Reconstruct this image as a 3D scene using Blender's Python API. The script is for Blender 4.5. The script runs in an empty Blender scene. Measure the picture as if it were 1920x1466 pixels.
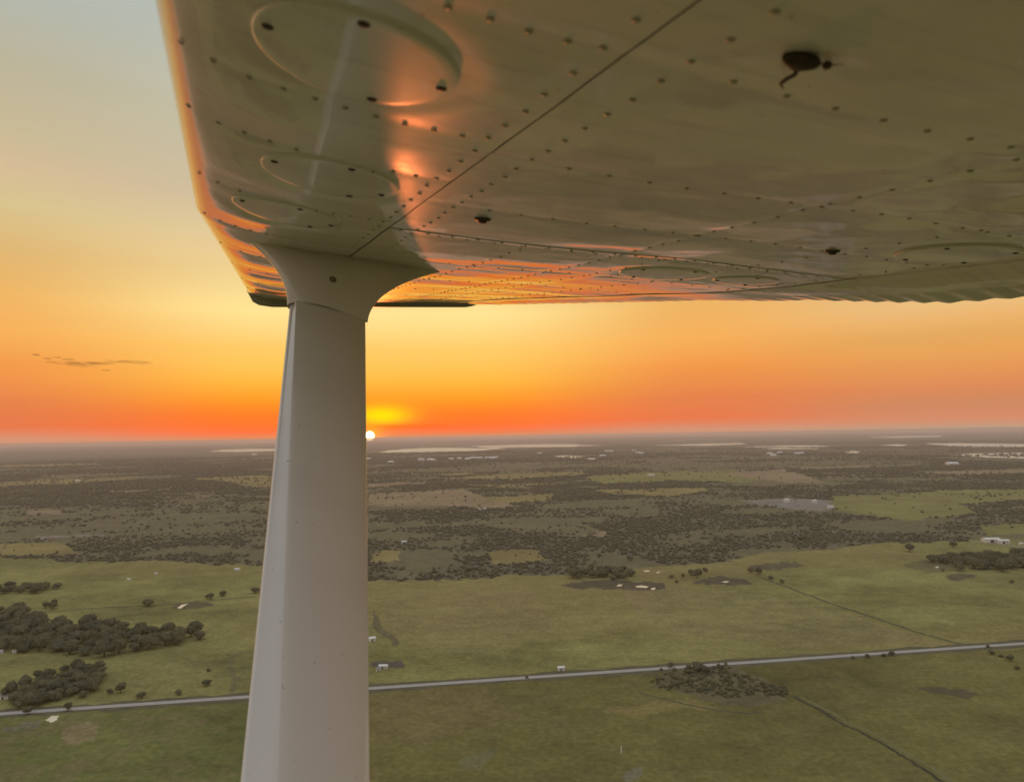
import bpy, bmesh, math, random
import numpy as np
from mathutils import Vector, Matrix

random.seed(7); RNG = np.random.default_rng(7)
S = bpy.context.scene
COL = S.collection
rad = math.radians

def lin(r, g, b):
    f = lambda c: c / 12.92 if c <= .04045 else ((c + .055) / 1.055) ** 2.4
    return (f(r / 255), f(g / 255), f(b / 255), 1)

# ------------------------------------------------------------------ camera
H = 200.0                       # metres above the ground
F = 1336.0                      # focal length in pixels of a 1920 wide frame
CX, CY = 960.0, 733.0
def cray(px, py): return np.array([(px - CX) / F, 1.0, -(py - CY) / F])
up = np.cross(cray(1920, 801.0), cray(0, 832.2)); up /= np.linalg.norm(up)
fy = np.array([0, 1, 0]) - up * up[1]; fy /= np.linalg.norm(fy)
fx = np.cross(fy, up)
M = np.array([fx, fy, up])      # camera frame (right, forward, up) -> world
cam = bpy.data.cameras.new('camera'); camo = bpy.data.objects.new('camera', cam); COL.objects.link(camo)
r_, u_, b_ = M @ [1, 0, 0], M @ [0, 0, 1], -(M @ [0, 1, 0])
camo.matrix_world = Matrix(((r_[0], u_[0], b_[0], 0), (r_[1], u_[1], b_[1], 0), (r_[2], u_[2], b_[2], H), (0, 0, 0, 1)))
cam.sensor_width = 36; cam.lens = 36 * F / 1920; cam.clip_start = .02; cam.clip_end = 200000
cam.dof.use_dof = True; cam.dof.focus_distance = 4.0; cam.dof.aperture_fstop = 6
S.camera = camo

# ------------------------------------------------------------------ sky and sun
sd = M @ cray(693, 817.5); sd /= np.linalg.norm(sd)
SUN_EL = math.asin(sd[2]); SUN_AZ = math.atan2(sd[0], sd[1])
w = bpy.data.worlds.new('World'); S.world = w; w.use_nodes = True
nt = w.node_tree; N = nt.nodes; L = nt.links; N.clear()
def nd(t, **k):
    n = N.new(t)
    for a, b in k.items(): setattr(n, a, b)
    return n
def mth(op, a, b=None, c=None, clamp=False):
    n = nd('ShaderNodeMath', operation=op, use_clamp=clamp)
    for i, v in enumerate((a, b, c)):
        if v is None: continue
        if isinstance(v, (int, float)): n.inputs[i].default_value = v
        else: L.new(v, n.inputs[i])
    return n.outputs[0]
def vmath(op, a, b):
    n = nd('ShaderNodeVectorMath', operation=op)
    for i, v in enumerate((a, b)):
        if isinstance(v, (tuple, list)): n.inputs[i].default_value = v
        else: L.new(v, n.inputs[i])
    return n
def mixc(f, a, b, mode='MIX'):
    n = nd('ShaderNodeMix', data_type='RGBA', blend_type=mode)
    if isinstance(f, (int, float)): n.inputs[0].default_value = f
    else: L.new(f, n.inputs[0])
    for i, v in ((6, a), (7, b)):
        if isinstance(v, tuple): n.inputs[i].default_value = v
        else: L.new(v, n.inputs[i])
    return n.outputs[2]
tc = nd('ShaderNodeTexCoord')
sep = nd('ShaderNodeSeparateXYZ'); L.new(tc.outputs['Generated'], sep.inputs[0])
el = mth('MULTIPLY', mth('ARCSINE', sep.outputs[2]), 180 / math.pi)          # elevation in degrees
az = mth('MULTIPLY', mth('ARCTAN2', sep.outputs[0], sep.outputs[1]), 180 / math.pi)
daz = mth('SUBTRACT', az, math.degrees(SUN_AZ))
daz = mth('WRAP', daz, 180, -180)
adaz = mth('ABSOLUTE', daz)
elw = mth('ADD', el, 0)
def ramp(stops):
    r = nd('ShaderNodeValToRGB'); cr = r.color_ramp; cr.interpolation = 'LINEAR'
    pos = lambda e: math.sqrt(max(0, e) / 90)
    while len(cr.elements) < len(stops): cr.elements.new(.5)
    for e, (p, c) in zip(cr.elements, stops): e.position = pos(p)
    for e, (p, c) in zip(cr.elements, stops): e.color = lin(*c)
    L.new(mth('SQRT', mth('DIVIDE', mth('MAXIMUM', elw, 0), 90)), r.inputs[0])
    return r.outputs[0]
ZEN = (194, 206, 222)
centre = ramp([(.1, (215, 140, 95)), (.58, (250, 114, 66)), (1.0, (255, 114, 48)), (1.8, (255, 121, 42)), (2.55, (255, 140, 38)), (3.3, (255, 160, 44)), (4.4, (255, 183, 64)), (5.7, (255, 196, 88)),
               (7.1, (255, 204, 104)), (8, (255, 212, 124)), (9.7, (255, 226, 146)), (13, (240, 209, 146)), (18, (208, 190, 158)), (24, (192, 188, 164)), (31, (184, 190, 184)), (50, (184, 194, 200)), (90, ZEN)])
side = ramp([(.3, (210, 148, 118)), (1.16, (230, 120, 76)), (2.7, (228, 128, 76)), (5.2, (240, 150, 72)), (7.3, (246, 174, 88)), (9.9, (238, 180, 98)), (12.3, (226, 182, 112)),
             (15.6, (216, 194, 140)), (17.9, (212, 186, 148)), (20, (201, 185, 148)), (24.3, (188, 180, 154)), (28.2, (180, 184, 172)), (32, (177, 186, 183)), (50, (182, 193, 202)), (90, ZEN)])
far = ramp([(.1, (195, 158, 130)), (.7, (212, 140, 106)), (1.8, (208, 138, 98)), (2.85, (221, 138, 89)), (3.9, (226, 148, 86)), (5.2, (232, 162, 88)), (6.5, (228, 169, 93)), (7.5, (234, 178, 108)), (8.6, (236, 190, 125)),
            (13, (216, 186, 140)), (18, (200, 182, 156)), (24, (186, 181, 166)), (32, (178, 186, 186)), (50, (182, 193, 203)), (90, ZEN)])
back = ramp([(0, (158, 136, 128)), (3, (178, 154, 146)), (8, (184, 166, 160)), (16, (178, 173, 174)), (35, (180, 186, 192)), (90, ZEN)])
f1 = nd('ShaderNodeMapRange', interpolation_type='SMOOTHSTEP'); L.new(adaz, f1.inputs[0]); f1.inputs[1].default_value = 8; f1.inputs[2].default_value = 26
f3 = nd('ShaderNodeMapRange', interpolation_type='SMOOTHSTEP'); L.new(adaz, f3.inputs[0]); f3.inputs[1].default_value = 26; f3.inputs[2].default_value = 42
f2 = nd('ShaderNodeMapRange', interpolation_type='SMOOTHSTEP'); L.new(adaz, f2.inputs[0]); f2.inputs[1].default_value = 55; f2.inputs[2].default_value = 160
sky = mixc(f2.outputs[0], mixc(f3.outputs[0], mixc(f1.outputs[0], centre, side), far), back)
# thin uneven dust layers close to the horizon
nz = nd('ShaderNodeTexNoise'); nz.inputs['Scale'].default_value = 1; nz.inputs['Detail'].default_value = 3
cmb = nd('ShaderNodeCombineXYZ'); L.new(mth('MULTIPLY', az, .03), cmb.inputs[0]); L.new(mth('MULTIPLY', mth('POWER', mth('MAXIMUM', el, 0), .6), 1.0), cmb.inputs[1]); L.new(cmb.outputs[0], nz.inputs[0])
var = nd('ShaderNodeMapRange'); L.new(nz.outputs[0], var.inputs[0]); var.inputs[1].default_value = .3; var.inputs[2].default_value = .7; var.inputs[3].default_value = .97; var.inputs[4].default_value = 1.03
sky = mixc(1.0, sky, var.outputs[0], 'MULTIPLY')
# yellow glow over the sun, a darker streak under it
def gauss(a0, e0, wa, we):
    a = mth('DIVIDE', mth('SUBTRACT', daz, a0), wa); e = mth('DIVIDE', mth('SUBTRACT', el, e0), we)
    return mth('EXPONENT', mth('MULTIPLY', mth('ADD', mth('MULTIPLY', a, a), mth('MULTIPLY', e, e)), -1))
sky = mixc(mth('MULTIPLY', gauss(.9, 1.75, 2.2, .75), .95), sky, (1.0, .80, 0.0, 1))
sky = mixc(mth('MULTIPLY', gauss(1.6, .85, 4.2, .20), .55), sky, lin(238, 86, 12))
ang = mth('MULTIPLY', mth('ARCCOSINE', mth('MINIMUM', vmath('DOT_PRODUCT', tc.outputs['Generated'], tuple(sd)).outputs['Value'], 1)), 180 / math.pi)
halo = mth('EXPONENT', mth('MULTIPLY', mth('POWER', mth('DIVIDE', ang, 1.0), 2), -1))
sky = mixc(mth('MULTIPLY', halo, .7), sky, (1.6, .5, .02, 1))
disc = nd('ShaderNodeMapRange', interpolation_type='SMOOTHSTEP'); L.new(ang, disc.inputs[0])
disc.inputs[1].default_value = .30; disc.inputs[2].default_value = .42; disc.inputs[3].default_value = 1; disc.inputs[4].default_value = 0
sky = mixc(disc.outputs[0], sky, (9, 7.4, 3.2, 1))
bg = nd('ShaderNodeBackground'); L.new(sky, bg.inputs[0]); bg.inputs[1].default_value = 1.0
ns = nd('ShaderNodeTexSky', sky_type='NISHITA', sun_disc=False, sun_elevation=max(SUN_EL, .002), sun_rotation=SUN_AZ, altitude=200)
bg2 = nd('ShaderNodeBackground'); L.new(ns.outputs[0], bg2.inputs[0]); bg2.inputs[1].default_value = .008
ad = nd('ShaderNodeAddShader'); L.new(bg.outputs[0], ad.inputs[0]); L.new(bg2.outputs[0], ad.inputs[1])
out = nd('ShaderNodeOutputWorld'); L.new(ad.outputs[0], out.inputs[0])

sl = bpy.data.lights.new('sun', 'SUN'); sl.energy = .95; sl.angle = rad(2.0); sl.color = (1, .21, .055)
so = bpy.data.objects.new('sun', sl); COL.objects.link(so)
so.rotation_euler = Vector(-sd).to_track_quat('-Z', 'Y').to_euler(); so.location = (0, 0, H + 30)

S.view_settings.view_transform = 'Standard'; S.view_settings.look = 'None'
S.view_settings.exposure = 0.0; S.view_settings.gamma = 1; S.view_settings.use_curve_mapping = False
S.cycles.use_denoising = True
S.cycles.volume_bounces = 1; S.cycles.max_bounces = 8; S.cycles.sample_clamp_indirect = 4
S.cycles.volume_step_rate = 1

# ------------------------------------------------------------------ helpers
def mesh_np(name, verts, faces, mat=None, smooth=False):
    """verts (n,3); faces (m,k) array or list of lists"""
    me = bpy.data.meshes.new(name)
    verts = np.asarray(verts, dtype=np.float32)
    if isinstance(faces, np.ndarray):
        m, k = faces.shape
        me.vertices.add(len(verts)); me.vertices.foreach_set('co', verts.ravel())
        me.loops.add(m * k); me.loops.foreach_set('vertex_index', faces.astype(np.int32).ravel())
        me.polygons.add(m); me.polygons.foreach_set('loop_start', np.arange(0, m * k, k, dtype=np.int32))
        me.update(calc_edges=True)
    else:
        me.from_pydata(verts.tolist(), [], faces)
    if smooth: me.polygons.foreach_set('use_smooth', np.ones(len(me.polygons), dtype=bool))
    if mat: me.materials.append(mat)
    me.update()
    return me
def put(name, me, parent=None, loc=None, **props):
    o = bpy.data.objects.new(name, me); COL.objects.link(o)
    if parent: o.parent = parent
    if loc is not None: o.location = loc
    for k, v in props.items(): o[k] = v
    return o
def empty(name, loc=(0, 0, 0), **props):
    return put(name, None, None, loc, **props)

def hash2(ix, iy, seed):
    m = np.uint64(0xffffffff)
    h = (ix.astype(np.int64).astype(np.uint64) * np.uint64(0x9E3779B1) + np.uint64(seed * 7919 + 11)) & m
    h = ((h ^ (h >> np.uint64(15))) * np.uint64(0x85EBCA6B)) & m
    h = (h + iy.astype(np.int64).astype(np.uint64) * np.uint64(0xC2B2AE35)) & m
    h = ((h ^ (h >> np.uint64(13))) * np.uint64(0x27D4EB2F)) & m
    h = ((h ^ (h >> np.uint64(16))) * np.uint64(0x165667B1)) & m
    h = h ^ (h >> np.uint64(15))
    return (h & np.uint64(0xffff)).astype(float) / 65535.0
def vnoise(x, y, seed=0):
    x = np.asarray(x, float); y = np.asarray(y, float)
    ix, iy = np.floor(x), np.floor(y); fx_, fy_ = x - ix, y - iy
    fx_ = fx_ * fx_ * (3 - 2 * fx_); fy_ = fy_ * fy_ * (3 - 2 * fy_)
    a, b = hash2(ix, iy, seed), hash2(ix + 1, iy, seed); c, d = hash2(ix, iy + 1, seed), hash2(ix + 1, iy + 1, seed)
    return (a + (b - a) * fx_) * (1 - fy_) + (c + (d - c) * fx_) * fy_
def fbm(x, y, seed=0, oct=4):
    t = 0; a = .5
    for i in range(oct):
        t = t + a * vnoise(x, y, seed + i * 17); x, y = (x * .8 - y * .6) * 2.03 + 3.1, (x * .6 + y * .8) * 2.03 + 7.7; a *= .5
    return t / (1 - .5 ** oct)
def inpoly(px, py, poly):
    r = np.zeros(np.shape(px), bool); n = len(poly)
    for i in range(n):
        x0, y0 = poly[i]; x1, y1 = poly[(i + 1) % n]
        if y0 == y1: continue
        c = ((y0 > py) != (y1 > py)) & (px < (x1 - x0) * (py - y0) / (y1 - y0) + x0)
        r ^= c
    return r
def ground(px, py, z=0.0):
    """the point of the ground seen in a given direction"""
    d = M @ cray(px, py); t = (z - H) / d[2]
    return np.array([d[0] * t, d[1] * t, z])
def to_px(P):
    """directions of ground points, as photograph pixels (for land-cover look-up)"""
    C = (np.asarray(P, float) - [0, 0, H]) @ M
    fw = np.where(C[:, 1] > 1e-3, C[:, 1], 1e-3)
    return CX + F * C[:, 0] / fw, CY - F * C[:, 2] / fw

def material(name):
    m = bpy.data.materials.new(name); m.use_nodes = True
    t = m.node_tree; p = t.nodes['Principled BSDF']
    return m, t, p
def mnode(t, kind, **k):
    n = t.nodes.new(kind)
    for a, b in k.items(): setattr(n, a, b)
    return n
def noisy(name, c1, c2, scale, rough=.6, detail=5, coord='Object', bump=0, lo=.35, hi=.65, **pk):
    m, t, p = material(name)
    tcn = mnode(t, 'ShaderNodeTexCoord'); n = mnode(t, 'ShaderNodeTexNoise'); n.inputs['Scale'].default_value = scale; n.inputs['Detail'].default_value = detail
    t.links.new(tcn.outputs[coord], n.inputs['Vector'])
    mr = mnode(t, 'ShaderNodeMapRange'); t.links.new(n.outputs[0], mr.inputs[0]); mr.inputs[1].default_value = lo; mr.inputs[2].default_value = hi
    mx = mnode(t, 'ShaderNodeMix', data_type='RGBA'); t.links.new(mr.outputs[0], mx.inputs[0]); mx.inputs[6].default_value = (*c1, 1); mx.inputs[7].default_value = (*c2, 1)
    t.links.new(mx.outputs[2], p.inputs['Base Color']); p.inputs['Roughness'].default_value = rough
    if bump:
        b = mnode(t, 'ShaderNodeBump'); b.inputs['Strength'].default_value = 1; b.inputs['Distance'].default_value = bump
        t.links.new(n.outputs[0], b.inputs['Height']); t.links.new(b.outputs[0], p.inputs['Normal'])
    for k, v in pk.items(): p.inputs[k].default_value = v
    return m

# ------------------------------------------------------------------ land cover
GREEN, OLIVE, TAN, BROWN = (.268, .234, .078), (.305, .230, .088), (.33, .23, .13), (.25, .17, .085)
DARK = (.170, .138, .084); SCRUB = (.190, .158, .080); WET = (.125, .095, .060); SAND = (.30, .24, .19)
FOREST_EDGE = [(-400, 1050), (0, 1045), (150, 1052), (300, 1052), (480, 1060), (690, 1090), (860, 1086), (1050, 1078), (1190, 1068), (1300, 1056), (1390, 1048), (1430, 1034), (1560, 1030),
               (1640, 1018), (1780, 1016), (1920, 1008), (2400, 1000)]
CLEAR = [  # open ground among the woods: outline, colour
    ([(690, 926), (870, 917), (930, 938), (975, 951), (900, 954), (780, 946), (690, 948)], TAN),
    ([(690, 905), (800, 902), (800, 908), (690, 914)], TAN),
    ([(1090, 893), (1230, 884), (1440, 882), (1480, 884), (1400, 904), (1260, 902), (1130, 906)], GREEN),
    ([(940, 889), (1090, 883), (1100, 890), (960, 899), (830, 897)], OLIVE),
    ([(860, 909), (1050, 905), (1080, 902), (1040, 908), (920, 914)], OLIVE),
    ([(1360, 886), (1470, 880), (1520, 894), (1548, 905), (1490, 905), (1400, 896)], TAN),
    ([(1560, 930), (1640, 929), (1760, 920), (1930, 915), (1930, 936), (1800, 946), (1830, 962), (1700, 976), (1600, 965), (1560, 950)], GREEN),
    ([(1730, 887), (1800, 882), (1930, 880), (1930, 887), (1790, 890)], TAN),
    ([(1500, 876), (1630, 873), (1630, 878), (1500, 879)], TAN),
    ([(1640, 1018), (1780, 1018), (1930, 1024), (1930, 1050), (1800, 1046), (1700, 1040)], BROWN),
    ([(1100, 918), (1320, 913), (1330, 921), (1260, 930), (1150, 926)], OLIVE),
    ([(880, 934), (1040, 926), (1030, 938), (960, 944)], OLIVE),
    ([(900, 986), (1090, 977), (1140, 1000), (980, 1003)], SCRUB),
    ([(910, 1036), (1010, 1030), (1030, 1050), (920, 1062)], OLIVE),
    ([(700, 1035), (745, 1030), (750, 1052), (695, 1052)], OLIVE),
    ([(1060, 1003), (1140, 998), (1140, 1003), (1060, 1006)], TAN),
    ([(1840, 985), (1930, 980), (1930, 1000), (1850, 1003)], GREEN),
    ([(-50, 906), (90, 900), (260, 894), (262, 899), (120, 908), (-50, 914)], OLIVE),
    ([(200, 921), (320, 915), (322, 920), (205, 924)], TAN),
    ([(330, 898), (420, 893), (530, 890), (530, 913), (450, 911), (420, 902)], OLIVE),
    ([(285, 931), (390, 929), (385, 932), (290, 933)], TAN),
    ([(50, 958), (115, 955), (118, 962), (50, 964)], TAN),
    ([(-50, 873), (180, 868), (190, 871), (-50, 878)], OLIVE),
    ([(325, 864), (430, 861), (432, 863), (330, 866)], TAN),
    ([(70, 1006), (195, 1000), (197, 1003), (70, 1009)], SAND),
    ([(-50, 1020), (120, 1015), (150, 1040), (-50, 1042)], OLIVE),
    ([(280, 965), (480, 960), (480, 975), (300, 980)], SCRUB),
    ([(1380, 939), (1470, 935), (1558, 936), (1560, 955), (1500, 957), (1440, 950)], SAND),
    ([(820, 889), (880, 886), (905, 889), (840, 892)], OLIVE),
]
SPOTS = [  # marks inside the pastures: outline, colour, strength
    ([(1045, 1098), (1090, 1088), (1180, 1086), (1250, 1090), (1252, 1100), (1200, 1106), (1100, 1105)], WET, .95),
    ([(1305, 1090), (1340, 1083), (1400, 1084), (1418, 1091), (1380, 1097), (1330, 1096)], WET, .95),
    ([(1395, 1062), (1430, 1053), (1490, 1053), (1505, 1060), (1460, 1069), (1410, 1070)], WET, .85),
    ([(1690, 1062), (1740, 1048), (1800, 1050), (1810, 1070), (1740, 1074)], WET, .5),
    ([(1768, 1081), (1800, 1077), (1832, 1081), (1820, 1087), (1780, 1087)], WET, .85),
    ([(1722, 1291), (1760, 1286), (1810, 1293), (1838, 1305), (1800, 1309), (1745, 1301)], WET, .8),
    ([(325, 1140), (345, 1131), (395, 1130), (402, 1137), (370, 1143), (335, 1143)], WET, .8),
    ([(1215, 1290), (1250, 1255), (1350, 1245), (1420, 1270), (1490, 1300), (1480, 1312), (1420, 1325), (1330, 1318), (1270, 1300)], (.165, .132, .066), 1),
    ([(1080, 1262), (1200, 1258), (1230, 1272), (1130, 1275)], WET, .6),
    ([(700, 1250), (716, 1240), (766, 1238), (768, 1250), (735, 1254)], (.13, .10, .085), .9),
    ([(110, 1372), (165, 1355), (195, 1362), (170, 1398), (120, 1402)], TAN, .55),
    ([(1140, 1335), (1290, 1312), (1360, 1335), (1300, 1330), (1180, 1345)], OLIVE, .5),
    ([(425, 1303), (438, 1232), (470, 1218), (470, 1224), (450, 1235), (437, 1303)], DARK, .55),
    ([(692, 1140), (706, 1155), (748, 1208), (738, 1212), (700, 1172)], (.12, .095, .06), .7),
    ([(870, 1424), (930, 1405), (905, 1445), (860, 1440)], (.20, .19, .13), .35),
    ([(1165, 1452), (1205, 1432), (1210, 1446), (1175, 1466)], (.24, .22, .18), .45),
    ([(0, 1362), (70, 1350), (72, 1366), (0, 1376)], (.20, .17, .13), .55),
    ([(1170, 1100), (1380, 1106), (1600, 1150), (1780, 1206), (1500, 1210), (1200, 1180)], TAN, .22),
    ([(700, 1110), (1000, 1098), (1040, 1180), (900, 1230), (720, 1200)], TAN, .16),
    ([(240, 1250), (420, 1240), (415, 1300), (250, 1312)], TAN, .10),
    ([(690, 1295), (900, 1285), (1000, 1340), (800, 1400), (690, 1380)], BROWN, .3),
]
def land_cover(x, y):
    """colour and tree density of the ground at world x, y (metres)"""
    P = np.stack([x, y, np.zeros_like(x)], 1); px, py = to_px(P)
    fwd = y > 120
    dist = np.hypot(x, y)
    wob = (fbm(x / 60, y / 60, 5, 3) - .5)
    k = np.clip(900 / dist, .15, 1.4)
    qx = px + wob * 34 * k; qy = py + ((fbm(x / 55, y / 55, 9, 3) - .5) * 13 + (fbm(x / 9, y / 9, 13, 2) - .5) * 7 + (fbm(x / 260, y / 260, 15, 2) - .5) * 8) * k
    # pasture
    t = fbm(x / 90, y / 60, 21, 5); t2 = fbm(x / 14, y / 10, 25, 4); t3 = fbm(x / 420, y / 300, 29, 3)
    col = np.array(GREEN)[None] * (1 + .9 * (t - .5) + .55 * (t2 - .5))[:, None]
    k3 = np.clip((t3 - .42) * 4, 0, 1)[:, None]
    col = col * (1 - .6 * k3) + np.array(OLIVE)[None] * (1 + .4 * (t2 - .5))[:, None] * .6 * k3
    # the field before the road is darker, browner on the right
    road_y = 1338 - px * (132 / 1920)
    near = np.clip((qy - road_y - 2) / 3, 0, 1)[:, None]
    nearcol = np.where((px > 600)[:, None], np.array((.188, .157, .049)), np.array((.165, .162, .050))) * (1 + .8 * (t - .5) + .5 * (t2 - .5))[:, None]
    tn = np.clip((fbm(x / 15, y / 13, 51, 4) - .52) * 5, 0, 1)[:, None] * np.where(px < 600, .6, .16)[:, None]
    nearcol = nearcol * (1 - tn) + np.array((.24, .18, .085)) * tn
    col = col * (1 - near) + nearcol * near
    for poly, c, a in SPOTS:
        f = inpoly(qx, qy, poly) * a
        col = col * (1 - f[:, None]) + np.array(c)[None] * (1 + .5 * (t2 - .5))[:, None] * f[:, None]
    # woodland and scrub towards the horizon
    fe = np.interp(qx, [p[0] for p in FOREST_EDGE], [p[1] for p in FOREST_EDGE])
    wood = (qy < fe) & fwd
    wf = np.clip((dist - 1800) / 2500, 0, 1)
    a = fbm(x / 760 + 3, y / 620, 41, 4) * (1 - wf) + fbm(x / 1900, y / 1500, 43, 4) * wf
    b = fbm(x / 150, y / 120, 45, 4) * (1 - wf) + fbm(x / 520, y / 400, 47, 4) * wf
    left = np.clip((620 - px) / 200, 0, 1) * np.clip((qy - 985) / 30, 0, 1)
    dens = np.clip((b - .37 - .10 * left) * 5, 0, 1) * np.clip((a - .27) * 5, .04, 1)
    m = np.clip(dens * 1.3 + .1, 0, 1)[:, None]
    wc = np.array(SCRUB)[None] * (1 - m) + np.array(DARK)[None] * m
    far = np.clip((dist - 5000) / 4000, 0, 1)
    st = fbm(x / 2200, y / 1500, 61, 4); st2 = fbm(x / 900, y / 800, 67, 4)
    wc = wc * (1 - .45 * far * np.clip((fbm(x / 3000, y / 3000, 63, 4) - .45) * 6, 0, 1))[:, None]
    op = (np.clip((st - .56) * 9, 0, 1) * far * (st2 > .42))[:, None]
    wc = wc * (1 - op) + np.array((.20, .17, .085)) * op
    dens = dens * (1 - op[:, 0])
    wc = wc * (1 + .7 * (t2 - .5))[:, None]
    for poly, c in CLEAR:
        f = inpoly(qx, qy, poly)
        wc[f] = np.array(c)[None] * (1 + .6 * (t[f] - .5) + .3 * (t2[f] - .5))[:, None]; dens = np.where(f, .010 + .4 * np.clip(dens - .8, 0, 1), dens)
    col = np.where(wood[:, None], wc, col)
    dens = np.where(wood, dens, 0)
    return np.clip(col, .01, .8), dens

# the ground: one sheet, fine where it is looked at, coarse elsewhere
RMAX = 50000.0
az_f = np.linspace(rad(-43), rad(43), 1000)
az_c = np.linspace(rad(43), rad(317), 48)[1:-1]
azs = np.concatenate([az_f, az_c]); na = len(azs)
dep = np.linspace(math.atan(H / RMAX), math.atan(H / 300), 460) ** 1.0
rs = np.concatenate([[6, 60, 120, 180, 240], H / np.tan(dep[::-1])])
A_, R_ = np.meshgrid(azs, rs); GX, GY = (R_ * np.sin(A_)).ravel(), (R_ * np.cos(A_)).ravel()
gc, gd = land_cover(GX, GY)
nr = len(rs)
ii, jj = np.meshgrid(np.arange(nr - 1), np.arange(na), indexing='ij'); j2 = (jj + 1) % na
gfaces = np.stack([ii * na + jj, (ii + 1) * na + jj, (ii + 1) * na + j2, ii * na + j2], -1).reshape(-1, 4)[:, ::-1]
GZ = np.zeros_like(GX)
gme = mesh_np('ground', np.stack([GX, GY, GZ], 1), gfaces, None, True)
att = gme.color_attributes.new('cover', 'FLOAT_COLOR', 'POINT')
att.data.foreach_set('color', np.concatenate([gc, np.ones((len(gc), 1))], 1).astype(np.float32).ravel())
gm, t, p = material('land')
at = mnode(t, 'ShaderNodeAttribute', attribute_name='cover'); g = mnode(t, 'ShaderNodeNewGeometry')
n1 = mnode(t, 'ShaderNodeTexNoise'); n1.inputs['Scale'].default_value = .22; n1.inputs['Detail'].default_value = 6; n1.inputs['Roughness'].default_value = .65
t.links.new(g.outputs['Position'], n1.inputs['Vector'])
mr = mnode(t, 'ShaderNodeMapRange'); t.links.new(n1.outputs[0], mr.inputs[0]); mr.inputs[1].default_value = .3; mr.inputs[2].default_value = .7; mr.inputs[3].default_value = .72; mr.inputs[4].default_value = 1.28
mx = mnode(t, 'ShaderNodeMix', data_type='RGBA', blend_type='MULTIPLY'); mx.inputs[0].default_value = 1
t.links.new(at.outputs['Color'], mx.inputs[6]); t.links.new(mr.outputs[0], mx.inputs[7])
t.links.new(mx.outputs[2], p.inputs['Base Color']); p.inputs['Roughness'].default_value = .95; p.inputs['Specular IOR Level'].default_value = .1
gme.materials.append(gm)
put('ground', gme, kind='structure')

# ------------------------------------------------------------------ road, ditch, lakes, ponds
def strip(name, pts, width, z, mat, kind='structure', sub=6, jitter=0, **pr):
    P = [ground(*q) for q in pts]; Q = []
    for a, b in zip(P[:-1], P[1:]):
        for i in range(sub): Q.append(a + (b - a) * i / sub)
    Q.append(P[-1]); Q = np.array(Q); T = np.gradient(Q, axis=0); T /= np.linalg.norm(T, axis=1)[:, None]
    n = np.stack([-T[:, 1], T[:, 0], np.zeros(len(T))], 1)
    if jitter: Q = Q + n * RNG.normal(0, jitter, (len(Q), 1))
    wv = width * (1 + (RNG.uniform(-.3, .3, len(Q)) if jitter else 0))[:, None] if jitter else width
    a, b = Q - n * wv / 2, Q + n * wv / 2; a[:, 2] = z; b[:, 2] = z
    m = len(Q); V = np.concatenate([a, b]); i = np.arange(m - 1)
    return put(name, mesh_np(name, V, np.stack([i, i + 1, i + 1 + m, i + m], 1), mat), kind=kind, **pr)
asphalt = noisy('asphalt', (.40, .35, .31), (.47, .42, .37), .4, .85)
verge = noisy('verge', (.10, .085, .040), (.15, .12, .055), .08, .95)
strip('road_verge', [(-220, 1353.1), (700, 1289.9), (2140, 1190.9)], 19, .05, verge, sub=40, jitter=.8)
strip('road', [(-220, 1353.1), (700, 1289.9), (2140, 1190.9)], 6.4, .12, asphalt, sub=10)
ditchm = noisy('ditch_bed', (.040, .040, .018), (.06, .055, .025), .2, .95)
bank = noisy('bank', (.17, .16, .06), (.21, .18, .075), .15, .95)
strip('ditch', [(1486, 1305), (1540, 1332), (1582, 1359), (1606, 1368), (1655, 1394), (1690, 1416), (1735, 1443), (1790, 1480)], 2.6, .06, ditchm, sub=8, jitter=.35)
strip('ditch_bank', [(1500, 1306), (1552, 1331), (1595, 1357), (1620, 1366), (1668, 1392), (1703, 1413), (1748, 1440), (1803, 1477)], 2.4, .05, bank, sub=8, jitter=.4)
strip('farm_track', [(1195, 1297), (1255, 1313), (1320, 1327), (1400, 1337), (1432, 1334)], 2.2, .05, noisy('mud', (.09, .075, .04), (.12, .095, .05), .2, .95), sub=8, jitter=.3)
strip('fence_line', [(1425, 1082), (1470, 1098), (1560, 1132), (1640, 1158), (1720, 1185), (1800, 1207)], 4.5, .06, noisy('rank_grass', (.085, .08, .034), (.12, .105, .045), .05, .95), sub=10, jitter=.6)
strip('dirt_drive', [(1560, 1000), (1680, 1006), (1790, 1012), (1860, 1018), (1960, 1030)], 7, .06, noisy('pale_dirt', (.30, .26, .22), (.36, .31, .26), .05, .9), sub=6)
strip('field_edge', [(40, 1152), (160, 1141), (300, 1134), (480, 1118)], 3.5, .06, noisy('edge_grass', (.06, .055, .028), (.09, .075, .035), .05, .95), sub=10, jitter=.6)

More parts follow.
